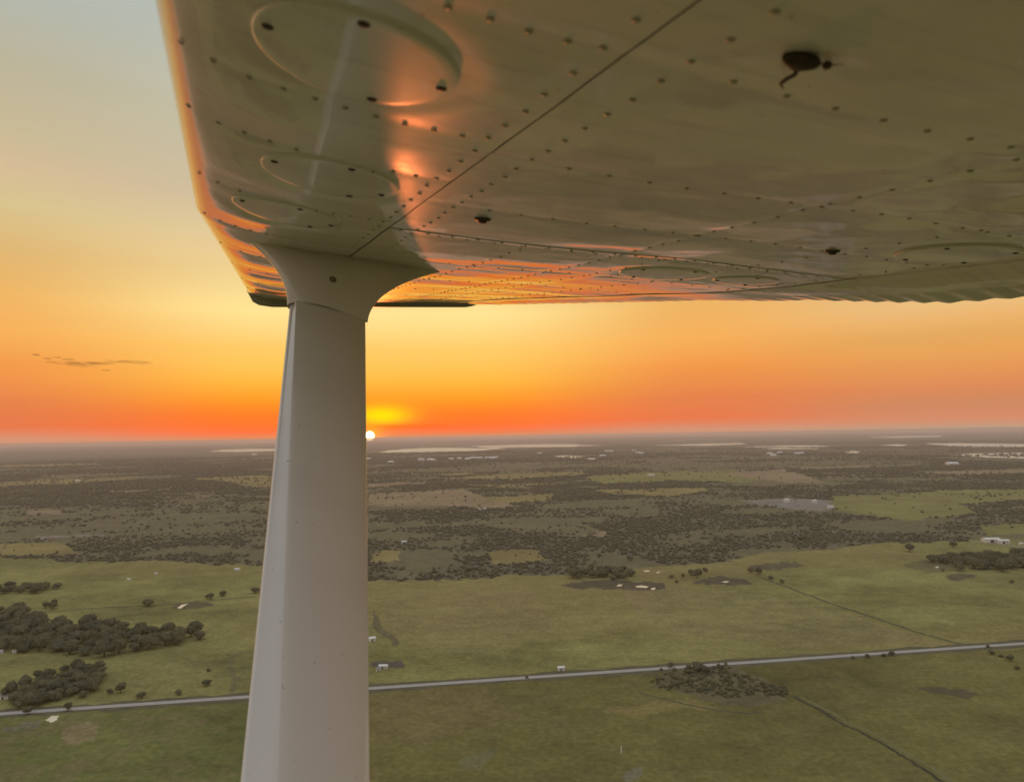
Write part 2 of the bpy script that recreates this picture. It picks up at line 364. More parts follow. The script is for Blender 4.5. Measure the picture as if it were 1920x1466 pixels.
wm, t, p = material('water')
p.inputs['Base Color'].default_value = (.80, .80, .78, 1); p.inputs['Metallic'].default_value = .9; p.inputs['Roughness'].default_value = .34
g = mnode(t, 'ShaderNodeNewGeometry'); n1 = mnode(t, 'ShaderNodeTexNoise'); n1.inputs['Scale'].default_value = .05; n1.inputs['Detail'].default_value = 4
t.links.new(g.outputs['Position'], n1.inputs['Vector']); b = mnode(t, 'ShaderNodeBump'); b.inputs['Distance'].default_value = .5; b.inputs['Strength'].default_value = .5
def pool(name, pts, z=.08, rough=1.0):
    yc = sum(q[1] for q in pts) / len(pts); P = np.array([ground(q[0], yc + (q[1] - yc) * (1.35 if name == 'lake' else 1)) for q in pts]); c = P.mean(0); Q = []
    n = len(P)
    for i in range(n):
        a, b_ = P[i], P[(i + 1) % n]
        for k in range(6):
            q = a + (b_ - a) * k / 6; f = 1 + rough * RNG.uniform(-.10, .10); Q.append(c + (q - c) * f)
    V = np.array([c] + Q); V[:, 2] = z; m = len(Q)
    return put(name, mesh_np(name, V, [[0, i + 1, (i + 1) % m + 1] for i in range(m)], wm), kind='structure')
for pts in ([(388, 846), (415, 843.5), (470, 842), (520, 842), (520, 845), (440, 846.5)],
            [(706, 846.5), (760, 842), (820, 840.5), (885, 839), (948, 841.5), (900, 845), (820, 847.5), (750, 849)],
            [(828, 838.5), (900, 836), (985, 834), (1060, 833.5), (1128, 835.5), (1060, 837.5), (960, 838), (900, 839.5)],
            [(1222, 834.5), (1300, 832.5), (1395, 831), (1396, 833), (1320, 835)],
            [(1394, 838), (1470, 836), (1530, 836), (1567, 838), (1530, 841), (1440, 841)],
            [(1620, 819.5), (1700, 817.5), (1768, 817), (1765, 819), (1680, 820.3)],
            [(1735, 832), (1800, 831.5), (1850, 832), (1935, 833), (1935, 836.5), (1850, 837), (1780, 836)],
            [(1784, 853), (1830, 851), (1935, 849.5), (1935, 858), (1850, 856.5)],
            [(1585, 847), (1600, 845.8), (1613, 846.5), (1610, 848.5), (1592, 848.6)],
            [(1650, 834.5), (1680, 833), (1702, 833.6), (1690, 836)],
            [(1040, 855.5), (1062, 854), (1090, 856), (1086, 858.5), (1055, 857.5)]):
    pool('lake', pts)
for pts in ([(1155, 1099), (1160, 1095), (1168, 1095.5), (1164, 1099)], [(1190, 1099), (1202, 1097), (1216, 1099), (1212, 1102), (1196, 1101)],
            [(1220, 1103), (1228, 1101), (1229, 1104), (1222, 1106)], [(1206, 1070), (1216, 1068.5), (1219, 1070.5), (1210, 1072)],
            [(1230, 1073), (1236, 1071.5), (1238, 1073), (1232, 1074.5)], [(1353, 1091), (1360, 1089), (1368, 1089.5), (1362, 1092)],
            [(332, 1139), (342, 1133), (352, 1131.5), (344, 1137), (338, 1141)], [(85, 1350), (98, 1341), (110, 1342), (106, 1350), (96, 1354)],
            [(1752, 1064), (1758, 1061), (1761, 1063), (1756, 1065)]):
    pool('pond', pts, .08)

# ------------------------------------------------------------------ trees
def leaf_material(name, c1, c2):
    m, t, p = material(name)
    oi = mnode(t, 'ShaderNodeObjectInfo'); g = mnode(t, 'ShaderNodeNewGeometry')
    n1 = mnode(t, 'ShaderNodeTexNoise'); n1.inputs['Scale'].default_value = .45; n1.inputs['Detail'].default_value = 3
    t.links.new(g.outputs['Position'], n1.inputs['Vector'])
    a = mnode(t, 'ShaderNodeMath', operation='ADD'); t.links.new(oi.outputs['Random'], a.inputs[0]); t.links.new(n1.outputs[0], a.inputs[1])
    mr = mnode(t, 'ShaderNodeMapRange'); t.links.new(a.outputs[0], mr.inputs[0]); mr.inputs[1].default_value = .3; mr.inputs[2].default_value = 1.7
    mx = mnode(t, 'ShaderNodeMix', data_type='RGBA'); mx.inputs[6].default_value = (*c1, 1); mx.inputs[7].default_value = (*c2, 1)
    t.links.new(mr.outputs[0], mx.inputs[0]); t.links.new(mx.outputs[2], p.inputs['Base Color'])
    p.inputs['Roughness'].default_value = .8; p.inputs['Specular IOR Level'].default_value = .15
    tr = mnode(t, 'ShaderNodeBsdfTranslucent'); t.links.new(mx.outputs[2], tr.inputs[0]); ms = mnode(t, 'ShaderNodeMixShader'); ms.inputs[0].default_value = .45
    t.links.new(p.outputs[0], ms.inputs[1]); t.links.new(tr.outputs[0], ms.inputs[2]); t.links.new(ms.outputs[0], [n for n in t.nodes if n.type == 'OUTPUT_MATERIAL'][0].inputs['Surface'])
    return m
LEAF = leaf_material('leaves', (.170, .172, .094), (.32, .28, .155))
BUSH = leaf_material('bush_leaves', (.20, .19, .10), (.33, .29, .15))
BARK = noisy('bark', (.08, .06, .045), (.14, .11, .08), 3, .9)

def crown_mesh(name, seed, nl, mat, squash=.62, leaves=760, size=.085, core=.84, smooth=False):
    """unit-radius crown: lobes, a shaded core and leaf clumps through the outer volume; base at z = 0"""
    r = np.random.default_rng(seed); V = []; Fq = []
    lob = []
    for i in range(nl):
        a = r.uniform(0, 2 * math.pi); d = r.uniform(.1, .62); s = r.uniform(.34, .55)
        lob.append((d * math.cos(a), d * math.sin(a), squash * (.55 + r.uniform(-.22, .35)) , s))
    lob.append((0, 0, squash * .75, .62))
    # core
    for (cx, cy, cz, s) in lob:
        b = len(V); s2 = s * core; rings = 5; seg = 8
        for i in range(rings + 1):
            th = math.pi * i / rings
            for k in range(seg):
                ph = 2 * math.pi * k / seg; j = 1 + r.uniform(-.15, .15)
                V.append((cx + s2 * j * math.sin(th) * math.cos(ph), cy + s2 * j * math.sin(th) * math.sin(ph), max(.06, cz + s2 * .75 * j * math.cos(th))))
        for i in range(rings):
            for k in range(seg): Fq.append((b + i * seg + k, b + (i + 1) * seg + k, b + (i + 1) * seg + (k + 1) % seg, b + i * seg + (k + 1) % seg))
    for _ in range(leaves):
        cx, cy, cz, s = lob[r.integers(len(lob))]
        v = r.normal(size=3); v /= np.linalg.norm(v); v[2] = abs(v[2]) * .9 - .25 * (r.random() < .35)
        q = s * r.uniform(.78, 1.12); c = np.array([cx, cy, cz]) + v * np.array([1, 1, .8]) * q
        if c[2] < .05: c[2] = .05 + .1 * r.random()
        nrm = v + np.array([0, 0, .35]) + r.normal(0, .40, 3); nrm /= np.linalg.norm(nrm)
        t1 = np.cross(nrm, r.normal(size=3)); t1 /= np.linalg.norm(t1); t2 = np.cross(nrm, t1)
        e = size * r.uniform(.6, 1.35); b = len(V)
        for sx, sy in ((-1, -.7), (1, -.8), (.8, .9), (-.7, 1)): V.append(tuple(c + t1 * e * sx + t2 * e * sy * .8 + nrm * e * .3 * r.uniform(-1, 1)))
        Fq.append((b, b + 1, b + 2, b + 3))
    return mesh_np(name, np.array(V), np.array(Fq), mat, smooth)
CROWNS = [crown_mesh('crown', 100 + i, 6 + i % 3, LEAF) for i in range(5)]
BUSHES = [crown_mesh('crown_low', 200 + i, 5, BUSH, squash=.42, leaves=320, size=.13) for i in range(3)]
def trunk_mesh():
    bm = bmesh.new(); rings = [(0, 0, 0, .085), (.01, 0, .12, .06), (.0, .01, .30, .05), (.03, .01, .55, .035)]
    L_ = [[bm.verts.new((x + r * math.cos(k * math.pi / 4), y + r * math.sin(k * math.pi / 4), z)) for k in range(8)] for x, y, z, r in rings]
    for a, b in zip(L_[:-1], L_[1:]):
        for k in range(8): bm.faces.new((a[k], a[(k + 1) % 8], b[(k + 1) % 8], b[k]))
    for dx, dy, dz in ((.35, .1, .62), (-.3, .2, .6), (.05, -.35, .66)):     # limbs
        a = [bm.verts.new((.03 * math.cos(k * 2.1), .03 * math.sin(k * 2.1), .3)) for k in range(3)]
        b = [bm.verts.new((dx + .012 * math.cos(k * 2.1), dy + .012 * math.sin(k * 2.1), dz)) for k in range(3)]
        for k in range(3): bm.faces.new((a[k], a[(k + 1) % 3], b[(k + 1) % 3], b[k]))
    me = bpy.data.meshes.new('trunk'); bm.to_mesh(me); bm.free(); me.materials.append(BARK); return me
TRUNK = trunk_mesh()
n_tree = 0
def tree(loc, radius, label, group=None, name='tree', meshes=CROWNS, tall=1.0, cat='tree'):
    global n_tree
    n_tree += 1
    e = empty(name, (loc[0], loc[1], 0), label=label, category=cat)
    if group: e['group'] = group
    e.rotation_euler = (0, 0, random.uniform(0, 6.28))
    e.scale = (radius * random.uniform(.85, 1.15), radius * random.uniform(.85, 1.15), radius * tall * random.uniform(.72, 1.35))
    low = meshes is BUSHES
    c = put('crown', random.choice(meshes), e); c.location = (0, 0, 0 if low else .22)
    put('trunk', TRUNK, e)
    return e
OCC = []
def grove(poly, spacing, rmin, rmax, label, group, name='tree', meshes=CROWNS, tall=1.0, cat='tree', limit=999):
    P = np.array([ground(*q)[:2] for q in poly]); lo, hi = P.min(0), P.max(0); cand = []
    nx, ny = int((hi[0] - lo[0]) / spacing) + 1, int((hi[1] - lo[1]) / spacing) + 1
    for i in range(nx):
        for j in range(ny):
            q = lo + spacing * (np.array([i + .5 * (j % 2), j]) + RNG.uniform(-.32, .32, 2)); cand.append(q)
    cand = np.array(cand); px, py = to_px(np.c_[cand, np.zeros(len(cand))])
    cand = cand[inpoly(px, py, poly)]
    if len(cand) > limit: cand = cand[RNG.permutation(len(cand))[:limit]]
    px, py = to_px(np.c_[cand, np.zeros(len(cand))]); qx = np.quantile(px, [.33, .67]); 
    for q, x, y in zip(cand, px, py):
        col_ = np.abs(px - x) < 40; med = np.median(py[col_])
        where = '%s %s' % ('front' if y > med else 'back', 'left' if x < qx[0] else 'middle' if x < qx[1] else 'right')
        tree(q, RNG.uniform(rmin, rmax), label + ', ' + where + ' of it', group, name, meshes, tall, cat)
    return len(cand)
grove([(0, 1150), (40, 1140), (75, 1158), (90, 1172), (200, 1174), (300, 1185), (370, 1184), (388, 1192), (370, 1204), (290, 1217), (205, 1236), (120, 1230), (0, 1226), (-60, 1226), (-60, 1150)],
      14.8, 7.0, 10.8, 'leafy tree in the long tapering dark wood beside the strut', 'trees of the long tapering wood')
grove([(2, 1330), (25, 1290), (60, 1270), (110, 1268), (125, 1256), (145, 1250), (165, 1262), (195, 1250), (196, 1275), (180, 1300), (150, 1312), (60, 1328)],
      8.6, 3.6, 7.8, 'bushy tree in the rounded clump just above the road', 'trees of the rounded roadside clump', tall=1.1)
grove([(1735, 1052), (1760, 1045), (1800, 1046), (1860, 1042), (1930, 1036), (1930, 1070), (1850, 1073), (1800, 1071), (1790, 1062)],
      18, 8.0, 11.5, 'tall tree in the dark wood above the far pasture', 'trees of the dark wood above the far pasture')
grove([(1062, 1085), (1070, 1072), (1120, 1068), (1170, 1070), (1200, 1080), (1185, 1086), (1110, 1088)],
      15, 6.5, 8.5, 'tree in the dense block behind the oval wet hollow', 'trees of the block behind the wet hollow')
grove([(-40, 1106), (60, 1100), (110, 1098), (112, 1107), (60, 1114), (-40, 1118)], 16, 7, 9.5, 'tree in the short dark belt above the long wood', 'trees of the short dark belt')
grove([(70, 1140), (110, 1130), (112, 1138), (85, 1145)], 14, 5, 6.5, 'small tree on the thin hedge beside the long wood', 'trees of the thin hedge')
grove([(1215, 1285), (1240, 1262), (1290, 1250), (1350, 1246), (1390, 1262), (1440, 1282), (1492, 1296), (1470, 1303), (1420, 1300), (1380, 1310), (1310, 1300), (1265, 1295)],
      4.4, 1.4, 3.0, 'low scrub bush in the overgrown triangle under the road', 'bushes of the overgrown triangle', 'bush', BUSHES, 1.0, 'bush', 170)
grove([(1395, 1296), (1440, 1285), (1492, 1298), (1470, 1306), (1420, 1306)], 5.5, 2.2, 3.4, 'leafy bush along the tip of the overgrown triangle', 'bushes of the overgrown tip', 'bush', BUSHES, 1.2, 'bush', 14)
LONE = [  # x, y of the foot, radius, words
    (266, 1308, 4.3, 'round dark tree alone by the road, right of the roadside clump'), (334, 1303, 3.4, 'small round tree standing alone just above the road'),
    (386, 1285, 4.6, 'brownish bushy tree on the grass beside the strut'), (391, 1258, 2.2, 'tiny dark tree behind the brownish bushy one'),
    (127, 1332, 4.0, 'round tree on the road edge below the clump'), (52, 1338, 3.6, 'small tree overlapping the road at the far end'),
    (226, 1298, 5.2, 'brownish shrubby tree against the roadside clump'), (205, 1300, 3.4, 'low brown bush between clump and shrubby tree'),
    (277, 1136, 9.0, 'broad dark tree on the field edge above the wood'), (395, 1122, 7.5, 'dark tree left of the pair on the field edge'),
    (418, 1117, 6.0, 'smaller dark tree right of the pair on the field edge'), (478, 1112, 8.0, 'dark tree on the field edge touching the strut'),
    (1308, 1256, 6.6, 'tallest round dark tree on the overgrown triangle'), (1322, 1262, 5.0, 'rounded tree leaning on the tallest one by the road'), (1292, 1262, 3.6, 'small dark tree in front of the tallest one'),
    (1256, 1251, 3.0, 'small dark bushy tree at the road, first of the triangle'), (1361, 1246, 2.4, 'little tree on the road edge past the tallest tree'),
    (1627, 1232, 3.0, 'little conical bush right on the road edge'), (1599, 1234, 2.0, 'tiny shrub left of the conical bush'), (1673, 1229, 4.2, 'spreading dark bush beside the pale road'), (1658, 1230, 2.2, 'tiny bush between conical and spreading bush'),
    (1860, 1226, 3.6, 'upper dark tree of the diagonal row under the road'), (1895, 1239, 4.6, 'largest dark tree of the diagonal row under the road'), (1877, 1231, 2.6, 'small bush of the diagonal row under the road'), (1907, 1254, 3.0, 'lowest bush of the diagonal row under the road'),
    (1852, 1213, 2.0, 'tiny shrub beside the road above the diagonal row'),
    (1705, 1034, 9.5, 'lone round dark tree in the brown field'), (1787, 1025, 7.0, 'faint lone bush at the back of the brown field'),
    (1308, 1083, 8.5, 'round tree between the two wet hollows'), (1296, 1078, 6.0, 'tree behind the round one between the hollows'), (1323, 1073, 5.0, 'small tree past the wet hollows'), (1260, 1084, 4.5, 'small bush left of the tree between hollows'),
    (1281, 1083, 4.0, 'low bush beside the tree between hollows'), (1268, 1093, 3.0, 'tiny bush at the rim of the oval hollow'),
    (1407, 1073, 5.0, 'first bush on the diagonal fence line'), (1422, 1076, 6.5, 'second, larger bush on the diagonal fence line'), (1445, 1086, 4.0, 'flat bush further down the fence line'), (1466, 1093, 4.6, 'last dark bush on the diagonal fence line'),
    (1768, 1072, 4.0, 'small tree at the foot of the dark wood'), (1897, 1093, 3.2, 'tiny dark tree alone in the far pasture'),
    (1240, 1256, 1.8, 'little shrub hugging the road left of the triangle'), (988, 1271, 1.6, 'tiny shrub under the road in the middle'),
]
for x, y, r, l in LONE:
    bushy = r < 3
    tree(ground(x, y), r, l, None, 'tree' if not bushy else 'bush', CROWNS if not bushy else BUSHES, 1.05 if not bushy else 1.3, 'tree' if not bushy else 'bush')

# the woods behind: too many to count, instanced on scattered points
def scatter_forest():
    pts = []; sc = []
    for d0, d1, sp, rm in ((850, 1800, 8.4, 3.5), (1800, 3200, 10.5, 4.3), (3200, 5200, 16, 6.2), (5200, 9500, 30, 9)):
        n = int(1.55 * (d1 ** 2 - d0 ** 2) / 2 / sp ** 2 * 1.25)
        d = np.sqrt(RNG.uniform(d0 ** 2, d1 ** 2, n)); a = RNG.uniform(rad(-42), rad(42), n)
        x, y = d * np.sin(a), d * np.cos(a)
        _, dn = land_cover(x, y)
        keep = RNG.random(n) < np.clip(dn, 0, 1) * .85
        pts.append(np.stack([x[keep], y[keep], np.zeros(keep.sum())], 1)); sc.append(rm * RNG.uniform(.55, 1.3, keep.sum()))
    return np.concatenate(pts), np.concatenate(sc)
FP, FS = scatter_forest()
print('forest points', len(FP), 'trees', n_tree)
fme = bpy.data.meshes.new('forest'); fme.vertices.add(len(FP)); fme.vertices.foreach_set('co', FP.astype(np.float32).ravel())
a = fme.attributes.new('size', 'FLOAT', 'POINT'); a.data.foreach_set('value', FS.astype(np.float32))
a = fme.attributes.new('turn', 'FLOAT', 'POINT'); a.data.foreach_set('value', RNG.uniform(0, 6.28, len(FP)).astype(np.float32))
a = fme.attributes.new('which', 'INT', 'POINT'); a.data.foreach_set('value', RNG.integers(0, 3, len(FP)).astype(np.int32))
forest = put('forest', fme, kind='stuff')
LEAF_FAR = leaf_material('far_leaves', (.205, .196, .110), (.35, .295, .175))  # leaf colour lightened to offset self-shadow in the far crowns
FARC = [crown_mesh('far_crown', 300 + i, 5, LEAF_FAR, squash=.6, leaves=46, size=.13, core=.93, smooth=True) for i in range(3)]
gn = bpy.data.node_groups.new('woods', 'GeometryNodeTree')
gn.interface.new_socket('Geometry', in_out='INPUT', socket_type='NodeSocketGeometry'); gn.interface.new_socket('Geometry', in_out='OUTPUT', socket_type='NodeSocketGeometry')
gi, go = gn.nodes.new('NodeGroupInput'), gn.nodes.new('NodeGroupOutput'); jn = gn.nodes.new('GeometryNodeJoinGeometry')
src_objs = []
for i in range(3):                    # three ordinary trees of the wood lend their shape
    q = ground(*[(1500, 1012), (1180, 1050), (880, 1070)][i])
    e = empty('tree', (q[0], q[1], 0), label='tree at the near edge of the great wood, %s' % ['under the pale sand works', 'behind the block by the wet hollow', 'above the middle of the pasture'][i], category='tree')
    e.scale = (8, 8, 8)
    c = put('crown', FARC[i], e); c.location = (0, 0, .2); put('trunk', TRUNK, e); src_objs.append(c)
def gnamed(nm, ty):
    n = gn.nodes.new('GeometryNodeInputNamedAttribute'); n.data_type = ty; n.inputs[0].default_value = nm; return n
nsz, ntu, nwh = gnamed('size', 'FLOAT'), gnamed('turn', 'FLOAT'), gnamed('which', 'INT')
cxyz = gn.nodes.new('ShaderNodeCombineXYZ'); gn.links.new(ntu.outputs[0], cxyz.inputs[2])
for i in range(3):
    io = gn.nodes.new('GeometryNodeInstanceOnPoints'); ob = gn.nodes.new('GeometryNodeObjectInfo'); ob.inputs[0].default_value = src_objs[i]; ob.transform_space = 'ORIGINAL'
    ob.inputs['As Instance'].default_value = True
    cmp_ = gn.nodes.new('FunctionNodeCompare'); cmp_.data_type = 'INT'; cmp_.operation = 'EQUAL'
    ins = [s for s in cmp_.inputs if s.type == 'INT']; gn.links.new(nwh.outputs[0], ins[0]); ins[1].default_value = i
    gn.links.new(gi.outputs[0], io.inputs['Points']); gn.links.new(cmp_.outputs[0], io.inputs['Selection']); gn.links.new(ob.outputs['Geometry'], io.inputs['Instance'])
    gn.links.new(cxyz.outputs[0], io.inputs['Rotation']); gn.links.new(nsz.outputs[0], io.inputs['Scale']); gn.links.new(io.outputs[0], jn.inputs[0])
gn.links.new(jn.outputs[0], go.inputs[0])
forest.modifiers.new('woods', 'NODES').node_group = gn

# ------------------------------------------------------------------ buildings
WALL = noisy('white_wall', (.74, .68, .60), (.82, .76, .68), .6, .6)
ROOF = noisy('pale_metal_roof', (.78, .72, .64), (.86, .80, .72), .8, .3, Metallic=.2)
GREYROOF = noisy('grey_roof', (.26, .22, .21), (.34, .29, .27), .8, .6)
DOORM = noisy('dark_opening', (.05, .045, .04), (.08, .07, .06), 1, .5)
def boxmesh(name, x0, x1, y0, y1, z0, z1, mat):
    V = [(x, y, z) for z in (z0, z1) for y in (y0, y1) for x in (x0, x1)]
    return mesh_np(name, V, [[0, 2, 3, 1], [4, 5, 7, 6], [0, 1, 5, 4], [2, 6, 7, 3], [0, 4, 6, 2], [1, 3, 7, 5]], mat)
def building(px, py, wx, wy, h, label, name='white_building', rot=0.0, pitch=.35, roof=None, group=None, cat='building', parts=True):
    q = ground(px, py); e = empty(name, (q[0], q[1], 0), label=label, category=cat)
    if group: e['group'] = group
    e.rotation_euler = (0, 0, rot)
    x, y = wx / 2, wy / 2; rh = pitch * y
    V = [(-x, -y, 0), (x, -y, 0), (x, y, 0), (-x, y, 0), (-x, -y, h), (x, -y, h), (x, y, h), (-x, y, h), (-x, 0, h + rh), (x, 0, h + rh)]
    put('wall', mesh_np('wall', V, [[0, 1, 5, 4], [2, 3, 7, 6], [1, 2, 6, 9, 5], [3, 0, 4, 8, 7]], WALL), e)
    o = .3; tk = .15
    V = []
    for s in (-1, 1):
        for dz in (.02, tk): V += [(-x - o, s * (y + o), h - o * pitch + dz), (x + o, s * (y + o), h - o * pitch + dz), (x + o, 0, h + rh + dz), (-x - o, 0, h + rh + dz)]
    Fc = []
    for b in (0, 8): Fc += [[b, b + 1, b + 2, b + 3], [b + 7, b + 6, b + 5, b + 4], [b, b + 4, b + 5, b + 1], [b + 1, b + 5, b + 6, b + 2], [b + 3, b + 7, b + 4, b]]
    put('roof', mesh_np('roof', V, Fc, roof or ROOF), e)
    if parts:
        put('door', boxmesh('door', -.16 * wx, .05 * wx, -y - .06, -y - .003, 0, h * .75, DOORM), e)
        put('window', boxmesh('window', .2 * wx, .32 * wx, -y - .05, -y - .003, h * .35, h * .7, DOORM), e)
    return e
building(1052, 1256, 5.6, 4.2, 2.6, 'small white building with bright roof standing right beside the road', rot=.1)
building(697, 1201, 6.4, 6.0, 3.0, 'white building just clear of the strut edge in the pasture', rot=.5)
building(719, 1252, 7.5, 4.5, 2.4, 'low white building at the end of the dark yard', rot=-.05)
building(709, 1257, 3.6, 3.0, 2.2, 'small dark-roofed shed beside the low white building', 'shed', rot=.4, roof=GREYROOF, cat='shed')
building(28, 1224, 3.4, 3.2, 2.4, 'tiny white building at the edge of the long wood', rot=.2)
building(2, 1224, 4.0, 3.2, 2.4, 'white building half cut by the frame under the wood', rot=0)
building(8, 1309, 7, 5, 2.6, 'grey-roofed house beside the rounded clump at the frame edge', 'house', rot=.3, roof=GREYROOF, cat='house')
building(1858, 1016, 26, 14, 6, 'larger of two big white sheds near the sandy drive', 'white_shed', rot=-.1, pitch=.25, cat='shed')
building(1880, 1018, 18, 12, 5, 'smaller white shed beside the big one at the drive', 'white_shed', rot=-.1, pitch=.25, cat='shed')
building(1914, 1021, 6, 5, 3, 'little white hut past the two big sheds', 'white_hut', parts=False, cat='hut')
building(900, 956.5, 7, 6, 3.4, 'left of two tiny white farm buildings by the tan field', 'white_building', parts=False)
building(909, 955.5, 9, 6, 3.4, 'right of two tiny white farm buildings by the tan field', 'white_building', parts=False)
building(1221, 892, 30, 14, 6, 'single pale shed in the long green meadow', 'pale_shed', parts=False, cat='shed')
building(758, 1018, 9, 7, 3.5, 'lonely white building in the scrub right of the strut', parts=False)
building(445, 1069, 8, 5, 2.6, 'white building in the trees left of the strut', parts=False)
building(293, 1076, 4, 3, 1.8, 'tiny pale building in the scrub behind the wood', 'pale_building', parts=False)
building(242, 1087, 4.5, 3, 1.8, 'pale building in the open scrub above the field edge', 'pale_building', parts=False)
building(146, 902, 22, 14, 6, 'white building alone on the pale far meadow', parts=False)
building(477, 854, 60, 40, 20, 'white block below the far lake, left of the strut', parts=False)
building(1475, 942, 13, 10, 9, 'brightest tall white building at the sand works', 'white_building', parts=False)
building(1527, 943, 11, 9, 8, 'second white building at the sand works', 'white_building', parts=False)
building(1557, 953, 15, 9, 6, 'white building at the right corner of the sand works', 'white_building', parts=False)
for x, y in ((691, 862), (733, 868), (790, 863), (806, 863), (812, 864), (846, 862), (861, 861), (876, 862), (882, 861), (888, 860), (899, 860), (915, 860), (921, 860), (928, 859), (1012, 851), (1138, 847), (1146, 847), (1188, 846), (1196, 850), (1203, 851), (1130, 856), (1109, 863), (1443, 852), (1450, 855), (1462, 850), (1494, 852), (1502, 851), (1785, 872)):
    building(x, y, RNG.uniform(35, 60), 34, 11, 'white roof of the distant town below the lakes', 'town_building', rot=RNG.uniform(-.3, .3), parts=False, group='white roofs of the distant town', pitch=.4)
# sand heaps of the works
HEAP = noisy('grey_sand', (.26, .22, .20), (.36, .31, .28), .15, .95)
for i, (x, y, r, h, l) in enumerate(((1465, 948, 22, 9, 'first'), (1492, 947, 20, 10, 'second'), (1512, 946, 18, 9, 'third'), (1540, 946, 19, 9, 'last'))):
    V = [(0, 0, h)]; Fc = []; n = 14
    for k, (rr, zz) in enumerate(((.35, .75), (.7, .32), (1, 0))):
        for j in range(n): V.append((r * rr * math.cos(6.283 * j / n) * random.uniform(.85, 1.15), r * rr * .8 * math.sin(6.283 * j / n) * random.uniform(.85, 1.15), h * zz * random.uniform(.85, 1.1)))
    for j in range(n):
        Fc.append([0, 1 + j, 1 + (j + 1) % n])
        for k in (0, 1): Fc.append([1 + k * n + j, 1 + (k + 1) * n + j, 1 + (k + 1) * n + (j + 1) % n, 1 + k * n + (j + 1) % n])
    q = ground(x, y); put('sand_heap', mesh_np('sand_heap', V, Fc, HEAP), None, (q[0], q[1], 0), label='%s grey heap from the left at the sand works' % l, category='sand heap')
# masts
STEEL = noisy('steel', (.30, .27, .26), (.38, .35, .33), .3, .5)
def mast(px, py, h, wd, label):
    q = ground(px, py); e = empty('radio_mast', (q[0], q[1], 0), label=label, category='mast')
    for k in range(3):
        a = k * 2.094; V = []; n = 4
        for z, r in ((0, wd), (h, wd * .35)):
            for j in range(n): V.append((r * math.cos(a) + wd * .12 * math.cos(j * 1.571), r * math.sin(a) + wd * .12 * math.sin(j * 1.571), z))
        put('leg', mesh_np('leg', V, [[j, (j + 1) % n, n + (j + 1) % n, n + j] for j in range(n)] + [[3, 2, 1, 0], [4, 5, 6, 7]], STEEL), e)
    V = []; Fc = []
    for i in range(10):
        z0, z1 = h * i / 10, h * (i + 1) / 10
        for k in range(3):
            a0, a1 = k * 2.094, (k + 1) * 2.094; r0, r1 = wd * (1 - .65 * i / 10), wd * (1 - .65 * (i + 1) / 10); b = len(V); tk = wd * .10
            for dz in (0, tk * 2): V += [(r0 * math.cos(a0), r0 * math.sin(a0), z0 + dz), (r1 * math.cos(a1), r1 * math.sin(a1), z1 + dz)]
            Fc.append([b, b + 1, b + 3, b + 2])
    put('lattice', mesh_np('lattice', V, Fc, STEEL), e)
mast(981, 827, 190, 9, 'thin mast standing up on the horizon right of the sun')
mast(1317, 944, 32, 1.3, 'thin pale mast among the woods left of the sand works')
# white post in the near field
q = ground(1165, 1411); e = empty('marker_post', (q[0], q[1], 0), label='small white post standing alone in the nearest field', category='post')
put('post', boxmesh('post', -.28, .28, -.28, .28, 0, 3.6, WALL), e); put('cap', boxmesh('cap', -.4, .4, -.4, .4, 3.6, 3.85, WALL), e)

# ------------------------------------------------------------------ cloud wisp in the sky
cm, t, p = material('cloud_vapour')
p.inputs['Base Color'].default_value = (.40, .22, .12, 1); p.inputs['Roughness'].default_value = 1; p.inputs['Specular IOR Level'].default_value = 0
lw = mnode(t, 'ShaderNodeLayerWeight'); lw.inputs[0].default_value = .5
n1 = mnode(t, 'ShaderNodeTexNoise'); n1.inputs['Scale'].default_value = 2.2; n1.inputs['Detail'].default_value = 5; tcn = mnode(t, 'ShaderNodeTexCoord'); t.links.new(tcn.outputs['Generated'], n1.inputs['Vector'])
inv = mnode(t, 'ShaderNodeMath', operation='SUBTRACT'); inv.inputs[0].default_value = 1.0; t.links.new(lw.outputs['Facing'], inv.inputs[1])
mu = mnode(t, 'ShaderNodeMath', operation='MULTIPLY'); t.links.new(inv.outputs[0], mu.inputs[0]); t.links.new(n1.outputs[0], mu.inputs[1])
mr = mnode(t, 'ShaderNodeMapRange'); t.links.new(mu.outputs[0], mr.inputs[0]); mr.inputs[1].default_value = .14; mr.inputs[2].default_value = .62; mr.inputs[3].default_value = 0; mr.inputs[4].default_value = .42
t.links.new(mr.outputs[0], p.inputs['Alpha'])
CD = 16000.0
def at_dist(px, py, d): v = M @ cray(px, py); v /= np.linalg.norm(v); return v * d + [0, 0, H]
e = empty('cloud', tuple(at_dist(170, 681, CD)), label='thin dark wisp of cloud low in the orange sky', category='cloud')
for x, y, lw_, hh in ((67, 665, 12, 3), (90, 672, 13, 2.6), (108, 670, 12, 2.4), (128, 674, 18, 3), (120, 680, 48, 4), (155, 681, 46, 5.5), (190, 681, 34, 4.5), (222, 678, 38, 3), (255, 679, 50, 4.5), (200, 694, 14, 2.5), (150, 685, 40, 3.4)):
    bm = bmesh.new(); bmesh.ops.create_icosphere(bm, subdivisions=3, radius=1)
    s = CD / F
    for v in bm.verts:
        nn = .75 + .5 * float(fbm(np.array([v.co.x * 1.7 + x]), np.array([v.co.z * 1.4 + v.co.y + y]), 3, 3)[0])
        v.co = Vector((v.co.x * lw_ * s * .62 * nn, v.co.y * lw_ * s * .5 * nn, v.co.z * hh * s * .72 * nn))
    me = bpy.data.meshes.new('wisp'); bm.to_mesh(me); bm.free(); me.materials.append(cm)
    me.polygons.foreach_set('use_smooth', np.ones(len(me.polygons), dtype=bool))
    o = put('wisp', me, e); o.location = Vector(at_dist(x, y, CD)) - e.location; o.rotation_euler = (0, rad(3), 0)

